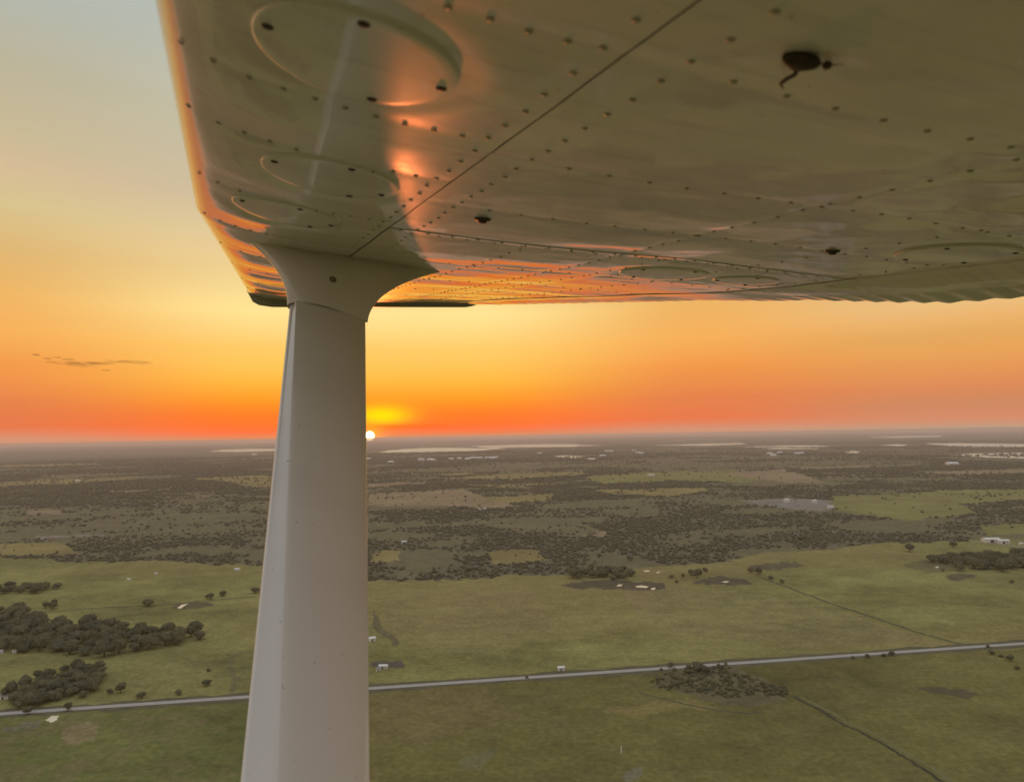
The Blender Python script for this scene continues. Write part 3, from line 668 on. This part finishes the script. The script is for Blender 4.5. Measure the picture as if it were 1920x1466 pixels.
# ------------------------------------------------------------------ haze
hz, t, p = material('haze_air')
t.nodes.remove(p); pv = mnode(t, 'ShaderNodeVolumePrincipled'); pv.inputs['Color'].default_value = (.96, .87, .82, 1); pv.inputs['Density'].default_value = 5.4e-5; pv.inputs['Anisotropy'].default_value = .35
t.links.new(pv.outputs[0], [n for n in t.nodes if n.type == 'OUTPUT_MATERIAL'][0].inputs['Volume'])
HB = 51000.0
put('haze', boxmesh('haze', -HB, HB, -HB, HB, -1, 206, hz), kind='stuff')

# ------------------------------------------------------------------ the aeroplane: wing frame x aft, y outboard, z up, origin at the eye
RA = np.array([[0.9235474324835342, -0.3745600930883443, 0.08224887001486751], [0.3776656528961942, 0.9255887666228994, -0.025575177887775975], [-0.06654918914279205, 0.05468246306770431, 0.9962836110552487]])
WM = M @ RA
plane = empty('airplane', (0, 0, H), label='white high-wing airplane, its riveted wing underside and streamlined strut overhead', category='airplane')
plane.rotation_mode = 'QUATERNION'; plane.rotation_quaternion = Matrix(WM.tolist()).to_quaternion()

pm, t, p = material('white_paint')
tcn = mnode(t, 'ShaderNodeTexCoord')
def pn(scale, detail, vec=None):
    n = mnode(t, 'ShaderNodeTexNoise'); n.inputs['Scale'].default_value = scale; n.inputs['Detail'].default_value = detail
    if vec: 
        mp = mnode(t, 'ShaderNodeMapping'); mp.inputs['Scale'].default_value = vec; t.links.new(tcn.outputs['Object'], mp.inputs[0]); t.links.new(mp.outputs[0], n.inputs['Vector'])
    else: t.links.new(tcn.outputs['Object'], n.inputs['Vector'])
    return n
g1 = pn(3.5, 6, (.6, 2.2, 1)); g2 = pn(60, 3)
mr = mnode(t, 'ShaderNodeMapRange'); t.links.new(g1.outputs[0], mr.inputs[0]); mr.inputs[1].default_value = .42; mr.inputs[2].default_value = .72
mx = mnode(t, 'ShaderNodeMix', data_type='RGBA'); mx.inputs[6].default_value = (.88, .81, .80, 1); mx.inputs[7].default_value = (.72, .67, .62, 1); t.links.new(mr.outputs[0], mx.inputs[0])
t.links.new(mx.outputs[2], p.inputs['Base Color'])
mr = mnode(t, 'ShaderNodeMapRange'); t.links.new(g2.outputs[0], mr.inputs[0]); mr.inputs[3].default_value = .25; mr.inputs[4].default_value = .42; t.links.new(mr.outputs[0], p.inputs['Roughness'])
p.inputs['Coat Weight'].default_value = 1; p.inputs['Coat Roughness'].default_value = .055; p.inputs['Coat IOR'].default_value = 1.55
# small chips, oil specks and streaks carried aft by the airflow
sp = pn(85, 2); sk_ = pn(9, 4, (.35, 5, 1))
r1 = mnode(t, 'ShaderNodeMapRange'); t.links.new(sp.outputs[0], r1.inputs[0]); r1.inputs[1].default_value = .735; r1.inputs[2].default_value = .775; r1.inputs[3].default_value = 1; r1.inputs[4].default_value = .42
r2 = mnode(t, 'ShaderNodeMapRange'); t.links.new(sk_.outputs[0], r2.inputs[0]); r2.inputs[1].default_value = .55; r2.inputs[2].default_value = .80; r2.inputs[3].default_value = 1; r2.inputs[4].default_value = .74
mm = mnode(t, 'ShaderNodeMath', operation='MULTIPLY'); t.links.new(r1.outputs[0], mm.inputs[0]); t.links.new(r2.outputs[0], mm.inputs[1])
vm = mnode(t, 'ShaderNodeVectorMath', operation='SCALE'); t.links.new(mx.outputs[2], vm.inputs[0]); t.links.new(mm.outputs[0], vm.inputs['Scale']); t.links.new(vm.outputs[0], p.inputs['Base Color'])
PAINT = pm
SPAINT = pm.copy(); SPAINT.name = 'strut_paint'
for n in SPAINT.node_tree.nodes:
    if n.type == 'MIX': n.inputs[6].default_value = (.86, .80, .74, 1); n.inputs[7].default_value = (.80, .73, .67, 1)
    if n.type == 'MAP_RANGE' and abs(n.inputs[4].default_value - .74) < .01: n.inputs[4].default_value = 1.0
RIVM = noisy('rivet_paint', (.38, .34, .29), (.52, .48, .42), 30, .4)
SCREWM = noisy('screw_steel', (.05, .035, .03), (.09, .06, .05), 60, .5, Metallic=.4)
TIPM = noisy('tip_paint', (.34, .32, .24), (.40, .37, .28), 8, .4)
EDGEM = noisy('sealant', (.22, .17, .13), (.30, .24, .18), 20, .6)
V0, CH, ZN = -.0917, 1.63, .3644
def naca(s, sgn):
    s = np.clip(s, 0, 1); yt = .6 * (.2969 * np.sqrt(s) - .126 * s - .3516 * s ** 2 + .2843 * s ** 3 - .1036 * s ** 4)
    yc = np.where(s < .4, .02 / .16 * (.8 * s - s * s), .02 / .36 * (.2 + .8 * s - s * s)); return yc + sgn * yt
TIPU = 4.25
def le_x(u): return np.interp(u, [-1, 2.0, TIPU], [V0, V0, .10])
def te_x(u): return np.interp(u, [-1, 2.1, TIPU], [1.93, 1.93, 1.45])
def hinge_x(u): return te_x(u) - .27
def z_nose(u): return np.interp(u, [-1, 2.0, TIPU], [ZN, ZN, .338])
def te_z(u): return np.interp(u, [-1, 1.0, 1.25, 1.46, 1.59, 1.98, 2.5, TIPU], [.310, .314, .3146, .314, .323, .352, .373, .408])
def thick(u): return np.interp(u, [-1, 2.0, TIPU], [CH, CH, 1.30 * .93])
def fixed_z(x, u, sgn=-1):
    s = (x - le_x(u) - .5 * np.maximum(x - 1.1, 0)) / thick(u)
    tw = np.interp(u, [-1, 2.0, TIPU], [0, 0, .075])                       # washout of the outer panel
    return z_nose(u) + thick(u) * naca(s, sgn) + tw * np.clip((x - le_x(u)) / 1.33, 0, 1)
XH = 1.66                                                                # where flap and aileron begin
def flap_z(x, u):
    z0 = fixed_z(hinge_x(u), u); k = np.clip((x - hinge_x(u)) / .27, 0, 1)
    prof = np.interp(k, [0, .10, .22, .36, .46, .58, .66, .82, 1.0], [0, .12, .38, .56, .60, .63, .66, .82, 1.0])
    return z0 + (te_z(u) - z0) * prof
def lower(x, u):
    x = np.asarray(x, float); u = np.asarray(u, float); x, u = np.broadcast_arrays(x, u)
    return np.where(x > hinge_x(u), flap_z(x, u), fixed_z(x, u))
RIBS_N = [.30, .58, .88, 1.11, 1.51, 1.95, 2.42, 2.9, 3.4, 3.85]
RIBS_A = [.22, .58, .935, 1.27, 1.60, 2.02, 2.53, 3.0, 3.45, 3.9]
SPAR = .318; ULAP = 1.568
COVERS = [(.105, .735, .102), (.146, 1.222, .112), (.106, 1.606, .112), (1.21, 1.835, .135), (1.50, 1.118, .125), (1.48, 1.79, .10)]
def ripple(x, u):
    """the skin's slight pillowing between its rivet rows"""
    a = fbm(x / .26 + 9, u / .15, 71, 3) - .5; b = fbm(x / .07, u / .05, 77, 2) - .5
    z = a * .0042 + b * .00045
    nose = np.mean(x) < .3; rb = np.array([-.6] + (RIBS_N if nose else RIBS_A) + [4.4])
    i = np.clip(np.searchsorted(rb, u) - 1, 0, len(rb) - 2); ph = (u - rb[i]) / (rb[i + 1] - rb[i]); edge = np.clip((SPAR - x) / .09, 0, 1) if nose else np.clip((x - SPAR) / .07, 0, 1)
    z = z - edge * (.0034 if nose else .0017) * np.sin(math.pi * ph) ** 2 * np.minimum(1, (rb[i + 1] - rb[i]) / .25) * np.clip((TIPU - u) * 4, 0, 1)
    for r in (RIBS_N if nose else RIBS_A): z = z + .0007 * np.exp(-((u - r) / .014) ** 2)
    for r in (.294, .378, .91): z = z + .0006 * np.exp(-((x - r) / .013) ** 2)
    for cx_, cu_, cr_ in COVERS:                                         # flat round the access openings
        q = np.clip((np.hypot(x - cx_, u - cu_) / cr_ - 1.02) / .45, 0, 1); z = z * q * q * (3 - 2 * q)
    return z
def sheet(name, x0, x1, u0, u1, dx, du, mat, off=0.0, rip=1.0, zf=None, th=.0012, parent=plane, xfun=None, **pr):
    """a sheet of skin with its own edge thickness. x0, x1 may be functions of u"""
    nx = max(2, int(round(((x1(u0) if callable(x1) else x1) - (x0(u0) if callable(x0) else x0)) / dx)) + 1); nu = max(2, int(round((u1 - u0) / du)) + 1)
    us = np.linspace(u0, u1, nu); k = np.linspace(0, 1, nx)
    if xfun: k = xfun(k)
    X0 = x0(us) if callable(x0) else np.full(nu, x0); X1 = x1(us) if callable(x1) else np.full(nu, x1)
    X = X0[:, None] + (X1 - X0)[:, None] * k[None]; U = np.repeat(us[:, None], nx, 1)
    Z = (zf or lower)(X, U) + off
    if rip: Z = Z + rip * ripple(X, U)
    V = np.stack([X, U, Z], -1).reshape(-1, 3); i, j = np.meshgrid(np.arange(nu - 1), np.arange(nx - 1), indexing='ij')
    Fq = np.stack([i * nx + j, i * nx + j + 1, (i + 1) * nx + j + 1, (i + 1) * nx + j], -1).reshape(-1, 4)[:, ::-1]
    # folded-up border
    ring = list(range(nx)) + [r * nx + nx - 1 for r in range(1, nu)] + [(nu - 1) * nx + c for c in range(nx - 2, -1, -1)] + [r * nx for r in range(nu - 2, 0, -1)]
    b = len(V); m = len(ring); V = np.concatenate([V, V[ring], V[ring] + [0, 0, th]])
    Fb = np.array([[b + a, b + m + a, b + m + (a + 1) % m, b + (a + 1) % m] for a in range(m)])[:, ::-1]
    me = mesh_np(name, V, np.concatenate([Fq, Fb]), mat, True)
    sm = np.ones(len(me.polygons), bool); sm[len(Fq):] = False; me.polygons.foreach_set('use_smooth', sm)
    return put(name, me, parent, **pr)
SPAR = .318; ULAP = 1.568
# leading edge skins wrap round the nose
def nose_skin(name, u0, u1, du, off):
    us = np.arange(u0, u1 + du * .5, du); us[-1] = u1; nu = len(us)
    top = np.linspace(.22, 0, 22)[:-1] ** 1; top = .22 * (np.linspace(1, 0, 22)[:-1]) ** 2
    bot_n = 60; rows = []
    for u in us:
        l = float(le_x(u)); c = float(thick(u)); xs_t = l + top * c
        kb = np.linspace(0, 1, bot_n) ** 1.7; xs_b = l + kb * (SPAR - .0018 - l)
        uu = np.full
        zt = fixed_z(xs_t, np.full(len(xs_t), u), 1); zb = fixed_z(xs_b, np.full(bot_n, u), -1) + off * np.clip(kb * 3, 0, 1)
        zb = zb + ripple(xs_b, np.full(bot_n, u)) * np.clip(kb * 5 - .4, 0, 1)
        rows.append(np.stack([np.r_[xs_t, xs_b], np.full(len(xs_t) + bot_n, u), np.r_[zt, zb]], 1))
    nx = len(rows[0]); V = np.concatenate(rows); i, j = np.meshgrid(np.arange(nu - 1), np.arange(nx - 1), indexing='ij')
    Fq = np.stack([i * nx + j, i * nx + j + 1, (i + 1) * nx + j + 1, (i + 1) * nx + j], -1).reshape(-1, 4)[:, ::-1]
    b = len(V); e = np.arange(nu) * nx + nx - 1; V = np.concatenate([V, V[e], V[e] + [0, 0, .0015]]); k = np.arange(nu - 1)
    Fb = np.stack([b + k, b + nu + k, b + nu + k + 1, b + k + 1], 1)[:, ::-1]
    return put(name, mesh_np(name, V, np.concatenate([Fq, Fb]), PAINT, True), plane)
LE_IN = nose_skin('leading_edge', -.35, 2.0, .012, -.0012)
LE_OUT = nose_skin('leading_edge', 2.003, TIPU, .02, -.0006)
SK_IN = sheet('wing_skin', SPAR + .0018, lambda u: hinge_x(u) - .004, -.35, ULAP - .001, .012, .012, PAINT, -.0002)
SK_OUT = sheet('wing_skin', SPAR + .0018, lambda u: hinge_x(u) - .004, ULAP + .001, TIPU, .014, .016, PAINT, -.0016)
def bead(x, u):
    k = (x - hinge_x(u)) / .27; tri = np.abs(((u / .085) % 1) - .5) * 2
    return -.0060 * np.interp(u, [1.6, 2.0], [1, .25]) * np.clip((k - .62) / .10, 0, 1) * tri
FLAP = sheet('flap', lambda u: hinge_x(u) + .004, te_x, -.35, 2.098, .010, .0085, PAINT, -.004, .7, lambda x, u: lower(x, u) + bead(x, u), .008)
AIL = sheet('aileron', lambda u: hinge_x(u) + .004, te_x, 2.104, 4.02, .012, .012, PAINT, -.004, .6, lambda x, u: lower(x, u) + bead(x, u) * .8, .008)
sheet('trailing_edge_panel', lambda u: hinge_x(u) + .004, te_x, 4.024, TIPU, .03, .03, PAINT, -.003, 0, None, .006)
# upper skin closes the wing
us = np.linspace(-.35, TIPU, 40); xk = np.linspace(0, 1, 24); V = []
for u in us:
    for k in xk:
        x = le_x(u) + .2 * thick(u) + k * (te_x(u) - le_x(u) - .2 * thick(u)); z = fixed_z(np.array(x), np.array(u), 1) * (1 - k ** 3) + (te_z(u) + .006) * k ** 3
        V.append((float(x), float(u), float(z)))
i, j = np.meshgrid(np.arange(39), np.arange(23), indexing='ij')
put('upper_skin', mesh_np('upper_skin', V, np.stack([i * 24 + j, i * 24 + j + 1, (i + 1) * 24 + j + 1, (i + 1) * 24 + j], -1).reshape(-1, 4), PAINT, True), plane)
# flanges coloured dark as joint shade; rib added to close the tip against sun
INNER = noisy('joint_shade', (.05, .04, .03), (.075, .06, .045), 12, .7)
sheet('spar_flange', SPAR - .014, SPAR + .016, -.35, TIPU - .01, .01, .03, INNER, .0035, 0)
sheet('rib_flange', SPAR + .02, XH - .03, ULAP - .012, ULAP + .012, .02, .006, INNER, .0035, 0)
sheet('hinge_flange', lambda u: hinge_x(u) - .016, lambda u: hinge_x(u) + .016, -.35, TIPU - .01, .01, .03, INNER, .007, 0)
xs_ = np.linspace(.105, 1.445, 30); V = [(x, TIPU - .003, float(lower(x, TIPU)) + .004) for x in xs_]
V += [(x, TIPU - .003, float(max(fixed_z(np.array(x), np.array(TIPU), 1) * (1 - ((x - .10) / 1.335) ** 3) + (te_z(TIPU) + .006) * ((x - .10) / 1.335) ** 3, lower(x, TIPU) + .005))) for x in xs_]
put('tip_rib', mesh_np('tip_rib', V, [[k, k + 1, k + 31, k + 30] for k in range(29)], INNER), plane)
# drooped wing tip
V = []; n = 40
for k in np.linspace(0, 1, n):
    x = .098 + k * (1.455 - .098); zl = float(fixed_z(np.array(x), np.array(TIPU))) if x < 1.17 else float(lower(np.array(min(x, 1.45)), np.array(TIPU)))
    zb = np.interp(x, [.098, .115, .15, .24, 1.40, 1.455], [.335, .292, .262, .258, .386, .408]); zb = min(zb, zl - .004) if x < 1.4 else zb
    V += [(x, TIPU + .004, zl + .006), (x, TIPU + .004, zb), (x, TIPU + .030, zb), (x, TIPU + .11, zl + .03)]
Fq = []
for k in range(n - 1):
    for q in range(3): Fq.append([k * 4 + q, (k + 1) * 4 + q, (k + 1) * 4 + q + 1, k * 4 + q + 1])
Fq += [[3, 2, 1, 0], [4 * n - 4, 4 * n - 3, 4 * n - 2, 4 * n - 1]]
put('wing_tip', mesh_np('wing_tip', V, Fq, TIPM), plane)

# access covers with their screws
def frame_at(x, u):
    e = .004; z = float(lower(x, u)); tx = Vector((2 * e, 0, float(lower(x + e, u) - lower(x - e, u)))).normalized(); ty = Vector((0, 2 * e, float(lower(x, u + e) - lower(x, u - e)))).normalized()
    nrm = tx.cross(ty).normalized(); z += float(ripple(np.array(float(x)), np.array(float(u)))); return Vector((x, u, z)), tx, nrm.cross(tx), nrm
def dome(r, h, seg=10, rings=3):
    V = [(0, 0, -h)]; Fc = []
    for i in range(1, rings + 1):
        a = i / rings * math.pi / 2
        for k in range(seg): V.append((r * math.sin(a) * math.cos(6.2832 * k / seg), r * math.sin(a) * math.sin(6.2832 * k / seg), -h * math.cos(a)))
    for k in range(seg):
        Fc.append([0, 1 + (k + 1) % seg, 1 + k])
        for i in range(rings - 1): Fc.append([1 + i * seg + k, 1 + i * seg + (k + 1) % seg, 1 + (i + 1) * seg + (k + 1) % seg, 1 + (i + 1) * seg + k])
    return V, Fc
def skin_of(x, u): return (LE_IN if u < 2.0 else LE_OUT) if x < SPAR else (SK_IN if u < ULAP else SK_OUT) if x < hinge_x(u) else (FLAP if u < 2.1 else AIL)
SCREW = mesh_np('screw', *dome(.0062, .0022, 12), SCREWM, True)
def set_frame(o, x, u, lift):
    P, tx, ty, nn = frame_at(x, u)
    o.matrix_local = Matrix((tx.to_4d(), ty.to_4d(), nn.to_4d(), (0, 0, 0, 1))).transposed()
    P = P - nn * lift; o.location = P
def cover(x, u, r, sang, rise=.0052):
    n = 64; rings = [(0, 0), (.3, 0), (.6, 0), (.85, 0), (.965, 0), (.988, .0004), (1.0, .0048)]; V = []; Fc = []
    dish = .0008
    for rr, dz in rings:
        for k in range(n if rr else 1):
            a = 6.2832 * k / n; px_, pu = x + rr * r * math.cos(a), u + rr * r * math.sin(a)
            V.append((px_ - x, pu - u, float(lower(px_, pu)) - rise + dz - float(lower(x, u)) - dish * (1 - rr * rr)))
    for k in range(n):
        Fc.append([0, 1 + (k + 1) % n, 1 + k])
        for i in range(len(rings) - 2): Fc.append([1 + i * n + k, 1 + i * n + (k + 1) % n, 1 + (i + 1) * n + (k + 1) % n, 1 + (i + 1) * n + k])
    c = put('access_cover', mesh_np('access_cover', V, Fc, PAINT, True), plane, (x, u, float(lower(x, u))))
    V = []; Fc = []                                                         # bead of sealant round the plate
    for rr, dz in ((1.0, -.0004), (1.006, -.0012), (1.013, -.0003)):
        for k in range(n):
            a = 6.2832 * k / n; px_, pu = x + rr * r * math.cos(a), u + rr * r * math.sin(a); V.append((px_ - x, pu - u, float(lower(px_, pu)) + dz - .0008 - float(lower(x, u))))
    for i in range(2):
        for k in range(n): Fc.append([i * n + k, i * n + (k + 1) % n, (i + 1) * n + (k + 1) % n, (i + 1) * n + k])
    put('rim', mesh_np('rim', V, Fc, PAINT, True), c)
    for a in sang:
        s = put('screw', SCREW, c); px_, pu = x + .86 * r * math.cos(a), u + .86 * r * math.sin(a)
        s.location = (px_ - x, pu - u, float(lower(px_, pu)) - rise - float(lower(x, u)) - .0003)
    return c
for c_, a_ in zip(COVERS, ((3.30, .02, 1.22, 4.6), (3.45, .35, 1.1, 4.9), (3.5, .2, .95, 4.9), (.5, 1.9, 3.6, 5.0), (.5, 1.9, 3.6, 5.2), (.9, 2.6, 4.4))): cover(*c_, a_)

# rivets: the nearer ones each by itself, the remote rows as one part
RIV = []
def row(x0, u0, x1, u1, sp):
    n = max(1, int(round(math.hypot(x1 - x0, u1 - u0) / sp)))
    for k in range(n + 1): RIV.append((x0 + (x1 - x0) * k / n, u0 + (u1 - u0) * k / n))
row(.294, .40, .294, 1.92, .058); row(.378, .40, .378, 2.6, .052); row(.294, 2.35, .294, 4.1, .09); row(.36, 2.62, .36, 4.1, .09)
for u in RIBS_N:
    l = float(le_x(u)); row(l + .026, u, .262, u, .037 if u < 2 else .06)
for u in RIBS_A: row(.44, u, min(1.60, float(hinge_x(u)) - .04), u, .068 if u < 2 else .075)
row(.345, ULAP + .012, 1.62, ULAP + .012, .062)
row(.91, .25, .91, 4.1, .06); row(1.05, 1.62, 1.05, 4.1, .085); row(.66, 1.64, .66, 4.1, .07)
row(1.30, .5, 1.30, 4.1, .085); row(1.62, .6, 1.62, 2.05, .08)
for u in (1.02, 1.45, 1.85, 2.35, 2.8, 3.3, 3.75): row(hinge_x(u) + .05, u, hinge_x(u) + .10, u, .05)
COV = [(a, b, c + .012) for a, b, c in COVERS]
FOOT = lambda x, u: abs(x - .33) < .32 and abs(u - 2.16) < .11
RIV = [(x + RNG.normal(0, .0012), u + RNG.normal(0, .0015)) for x, u in RIV]
RIV = [q for q in RIV if all(math.hypot(q[0] - c[0], q[1] - c[1]) > c[2] for c in COV) and not FOOT(*q)]
def depth(x, u): return (RA @ np.array([x, u, .3]))[1]
def seen(x, u):
    c = RA @ np.array([x, u, float(lower(x, u))]); 
    if c[1] < .1: return False
    return -60 < CX + F * c[0] / c[1] < 1980 and -60 < CY - F * c[2] / c[1] < 1500
RIV = [q for q in RIV if seen(*q)]
RIV.sort(key=lambda q: depth(*q))
RV, RF = dome(.0041, .0016); RIVET = mesh_np('rivet', RV, RF, RIVM, True)
print('rivets', len(RIV))
from collections import Counter
cnt = Counter(); rest = {}
for k, (x, u) in enumerate(RIV):
    sk = skin_of(x, u); rr = 1.0 if u < 2 else .95
    if cnt[sk.name] < 150 and k < 560:
        cnt[sk.name] += 1; o = put('rivet', RIVET, sk); set_frame(o, x, u, .0019 if sk is SK_OUT or sk is LE_IN else .0008); 
    else: rest.setdefault(sk.name, (sk, []))[1].append((x, u))
for sk, qs in rest.values():
    V = []; Fc = []; v1, f1_ = dome(.0046, .0017, 6, 2)
    for x, u in qs:
        P, tx, ty, nn = frame_at(x, u); b = len(V); P = P - nn * (.0019 if sk is SK_OUT else .001)
        for a in v1: V.append(tuple(P + tx * a[0] + ty * a[1] + nn * a[2]))
        Fc += [[b + i for i in q] for q in f1_]
    put('rivets', mesh_np('rivets', V, Fc, RIVM, True), sk, kind='stuff')

# short drain fittings under the wing
def fitting(x, u):
    V = []; Fc = []; n = 16
    prof = [(.017, .0), (.016, -.002), (.009, -.003), (.008, -.007), (.005, -.008), (.0, -.008)]
    for r, z in prof:
        for k in range(n): V.append((r * math.cos(6.2832 * k / n), r * math.sin(6.2832 * k / n), z))
    for i in range(len(prof) - 1):
        for k in range(n): Fc.append([i * n + k, (i + 1) * n + k, (i + 1) * n + (k + 1) % n, i * n + (k + 1) % n])
    o = put('drain_fitting', mesh_np('drain_fitting', V, Fc, SCREWM, True), plane); set_frame(o, x, u, .001)
fitting(.456, 1.345); fitting(1.275, 1.255)

# ---- strut
TL = np.array([.160, 2.046, .148]); BL = np.array([.070, 1.170, -.680]); CV = np.array([.206, 0, -.020])
ax = (BL - TL); ax /= np.linalg.norm(ax); cu = CV / np.linalg.norm(CV); nn_ = np.cross(ax, cu); nn_ /= np.linalg.norm(nn_)
if nn_ @ (-(TL + BL) / 2) < 0: nn_ = -nn_
CHORD = np.linalg.norm(CV)
def section(crease):
    """(chord fraction, height) round the strut: nose bead, front facet, crease, flat side, thin tail; then the far side"""
    k = crease; n = []
    for q in np.linspace(0, 1, 7)[1:]: n.append((.035 * (1 - math.cos(q * math.pi / 2)) if q < 1 else .035, .036 * math.sin(q * math.pi / 2)))
    up_ = [(0.0, 0.0)] + n + [(.035 + (k - .035) * .5, .073), (.035 + (k - .035) * .82, .096), (k, .106)]
    h = up_[-1][1]; up_ += [(k + .05, h + .004), (k + (.8 - k) * .3, h * .97 + .007), (k + (.8 - k) * .65, h * .84 + .004), (.80, h * .62), (.93, h * .30 + .006), (.975, .018), (.992, .011)]
    return up_ + [(1.0, 0)] + [(c, -h * 1.2) for c, h in up_[::-1][:-1]]
rings = []; ns_ = 30
for k in range(ns_):
    q = -.06 + k / (ns_ - 1) * 1.75
    P0 = TL + (BL - TL) * q; cr = .06 + .23 * min(1.2, max(0, q)) ** 1.2
    rings.append([P0 + cu * CHORD * c + nn_ * CHORD * h for c, h in section(cr)])
def loft(name, rings, mat, caps=True, smooth=True, parent=plane):
    V = np.array(rings).reshape(-1, 3); m = len(rings[0]); Fc = []
    for i in range(len(rings) - 1):
        for k in range(m): Fc.append([i * m + k, i * m + (k + 1) % m, (i + 1) * m + (k + 1) % m, (i + 1) * m + k])
    if caps: Fc += [list(range(m))[::-1], [len(V) - m + k for k in range(m)]]
    me = mesh_np(name, V, Fc, mat, smooth)
    bm = bmesh.new(); bm.from_mesh(me); bmesh.ops.recalc_face_normals(bm, faces=bm.faces[:]); bm.to_mesh(me); bm.free()
    return put(name, me, parent)
STRUT = loft('strut', rings, SPAINT)
me = STRUT.data
bm = bmesh.new(); bm.from_mesh(me)
for e_ in bm.edges:
    if len(e_.link_faces) == 2 and e_.calc_face_angle(0) > rad(30): e_.smooth = False
bm.to_mesh(me); bm.free()
# ---- fairing that flares from the strut into the wing
def fair_ring(q):
    """q = 0 at the strut, 1 at the skin"""
    n = 64; out_ = []
    f = q ** 2.0
    base = TL + (BL - TL) * (-.012 + .012)
    for k in range(n):
        a = 6.2832 * k / n; ca, sa = math.cos(a), math.sin(a)
        c = .5 - .5 * ca; hgt = (.062 * math.sin(math.pi * min(1, c) ** .62) + .004) * np.sign(sa) if abs(sa) > 1e-6 else 0
        S0 = TL + cu * CHORD * (-.035 + 1.07 * c) + nn_ * CHORD * (hgt * 1.9)
        S0 = S0 + (BL - TL) * .022
        x0, x1 = .045, .640; xx = x0 + (x1 - x0) * c; half = .085 * math.sin(math.pi * c ** .60) ** .9 if 0 < c < 1 else 0
        uu = 2.165 + .07 * c * c + .02 * (c - .3) - (half * np.sign(sa) if abs(sa) > 1e-6 else 0)
        S1 = np.array([xx, uu, float(lower(xx, uu)) - .0006])
        # the near side leaves the strut along its line first, then sweeps out
        fl = f if 0 < c < 1 else f
        P = S0 * (1 - fl) + S1 * fl
        mid = S0 + (-ax) * q * .20
        P[2] = S0[2] * (1 - q) + S1[2] * q
        out_.append(P)
    return out_
FAIR = loft('strut_fairing', [fair_ring(q) for q in np.linspace(0, 1, 26)], SPAINT, False)
# screw on its near face
def ray_on(px, py, obj):
    d = RA.T @ cray(px, py); dv = Vector(d).normalized()
    dg = bpy.context.evaluated_depsgraph_get()
    from mathutils.bvhtree import BVHTree
    b_ = bmesh.new(); b_.from_mesh(obj.data); tr = BVHTree.FromBMesh(b_); hit = tr.ray_cast(Vector((0, 0, 0)), dv); b_.free(); return hit
hit = ray_on(624, 524, FAIR)
if hit[0]:
    s = put('screw', mesh_np('screw', *dome(.0105, .003, 14), noisy('fairing_screw', (.20, .15, .11), (.28, .21, .16), 40, .45), True), FAIR); n_ = hit[1]
    if n_.dot(hit[0]) > 0: n_ = -n_
    zx = (-n_); tx = zx.orthogonal().normalized(); ty = zx.cross(tx)
    s.matrix_local = Matrix((tx.to_4d(), ty.to_4d(), zx.to_4d(), (0, 0, 0, 1))).transposed(); s.location = hit[0] + n_ * .0002

# ------------------------------------------------------------------ squashed insect stuck under the wing
BUG = noisy('insect_shell', (.030, .019, .012), (.075, .048, .030), 120, .75)
x, u = .453, .501; P = Vector((x, u, float(lower(x, u)))); wq = Matrix(WM.tolist())
bug = empty('insect', tuple(wq @ P + Vector((0, 0, H))), label='dark squashed insect with a dangling leg stuck under the wing', category='insect')
bug.rotation_mode = 'QUATERNION'; bug.rotation_quaternion = Matrix(WM.tolist()).to_quaternion()
def blob(name, loc, sc, sub=3):
    bm = bmesh.new(); bmesh.ops.create_icosphere(bm, subdivisions=sub, radius=1)
    for v in bm.verts:
        k = .8 + .4 * float(fbm(np.array([v.co.x * 2 + 5]), np.array([v.co.y * 2 + v.co.z]), 8, 3)[0]); v.co = Vector((v.co.x * sc[0] * k, v.co.y * sc[1] * k, v.co.z * sc[2] * k))
    me = bpy.data.meshes.new(name); bm.to_mesh(me); bm.free(); me.materials.append(BUG); me.polygons.foreach_set('use_smooth', np.ones(len(me.polygons), dtype=bool))
    o = put(name, me, bug); o.location = loc; return o
def tube(name, pts, r0, r1):
    V = []; n = 6
    for i, q in enumerate(pts):
        r = r0 + (r1 - r0) * i / (len(pts) - 1)
        for k in range(n): V.append((q[0] + r * math.cos(1.047 * k), q[1] + r * math.sin(1.047 * k) * .7, q[2] + r * math.sin(1.047 * k) * .7))
    Fc = [[i * n + k, i * n + (k + 1) % n, (i + 1) * n + (k + 1) % n, (i + 1) * n + k] for i in range(len(pts) - 1) for k in range(n)]
    put(name, mesh_np(name, V, Fc, BUG, True), bug)
blob('body', (0, 0, -.005), (.0165, .0125, .007)); blob('thorax', (-.010, .002, -.004), (.008, .007, .005)); blob('head', (.0235, -.006, -.005), (.0040, .0045, .004), 2)
tube('neck', [(.012, -.003, -.005), (.018, -.005, -.005), (.0235, -.006, -.005)], .0026, .0022)
tube('leg', [(.004, .008, -.006), (.010, .018, -.008), (.009, .028, -.009), (.012, .038, -.009), (.020, .044, -.009)], .0024, .0018)
tube('antenna', [(.026, -.007, -.005), (.031, -.010, -.004), (.036, -.014, -.004)], .0012, .0006)
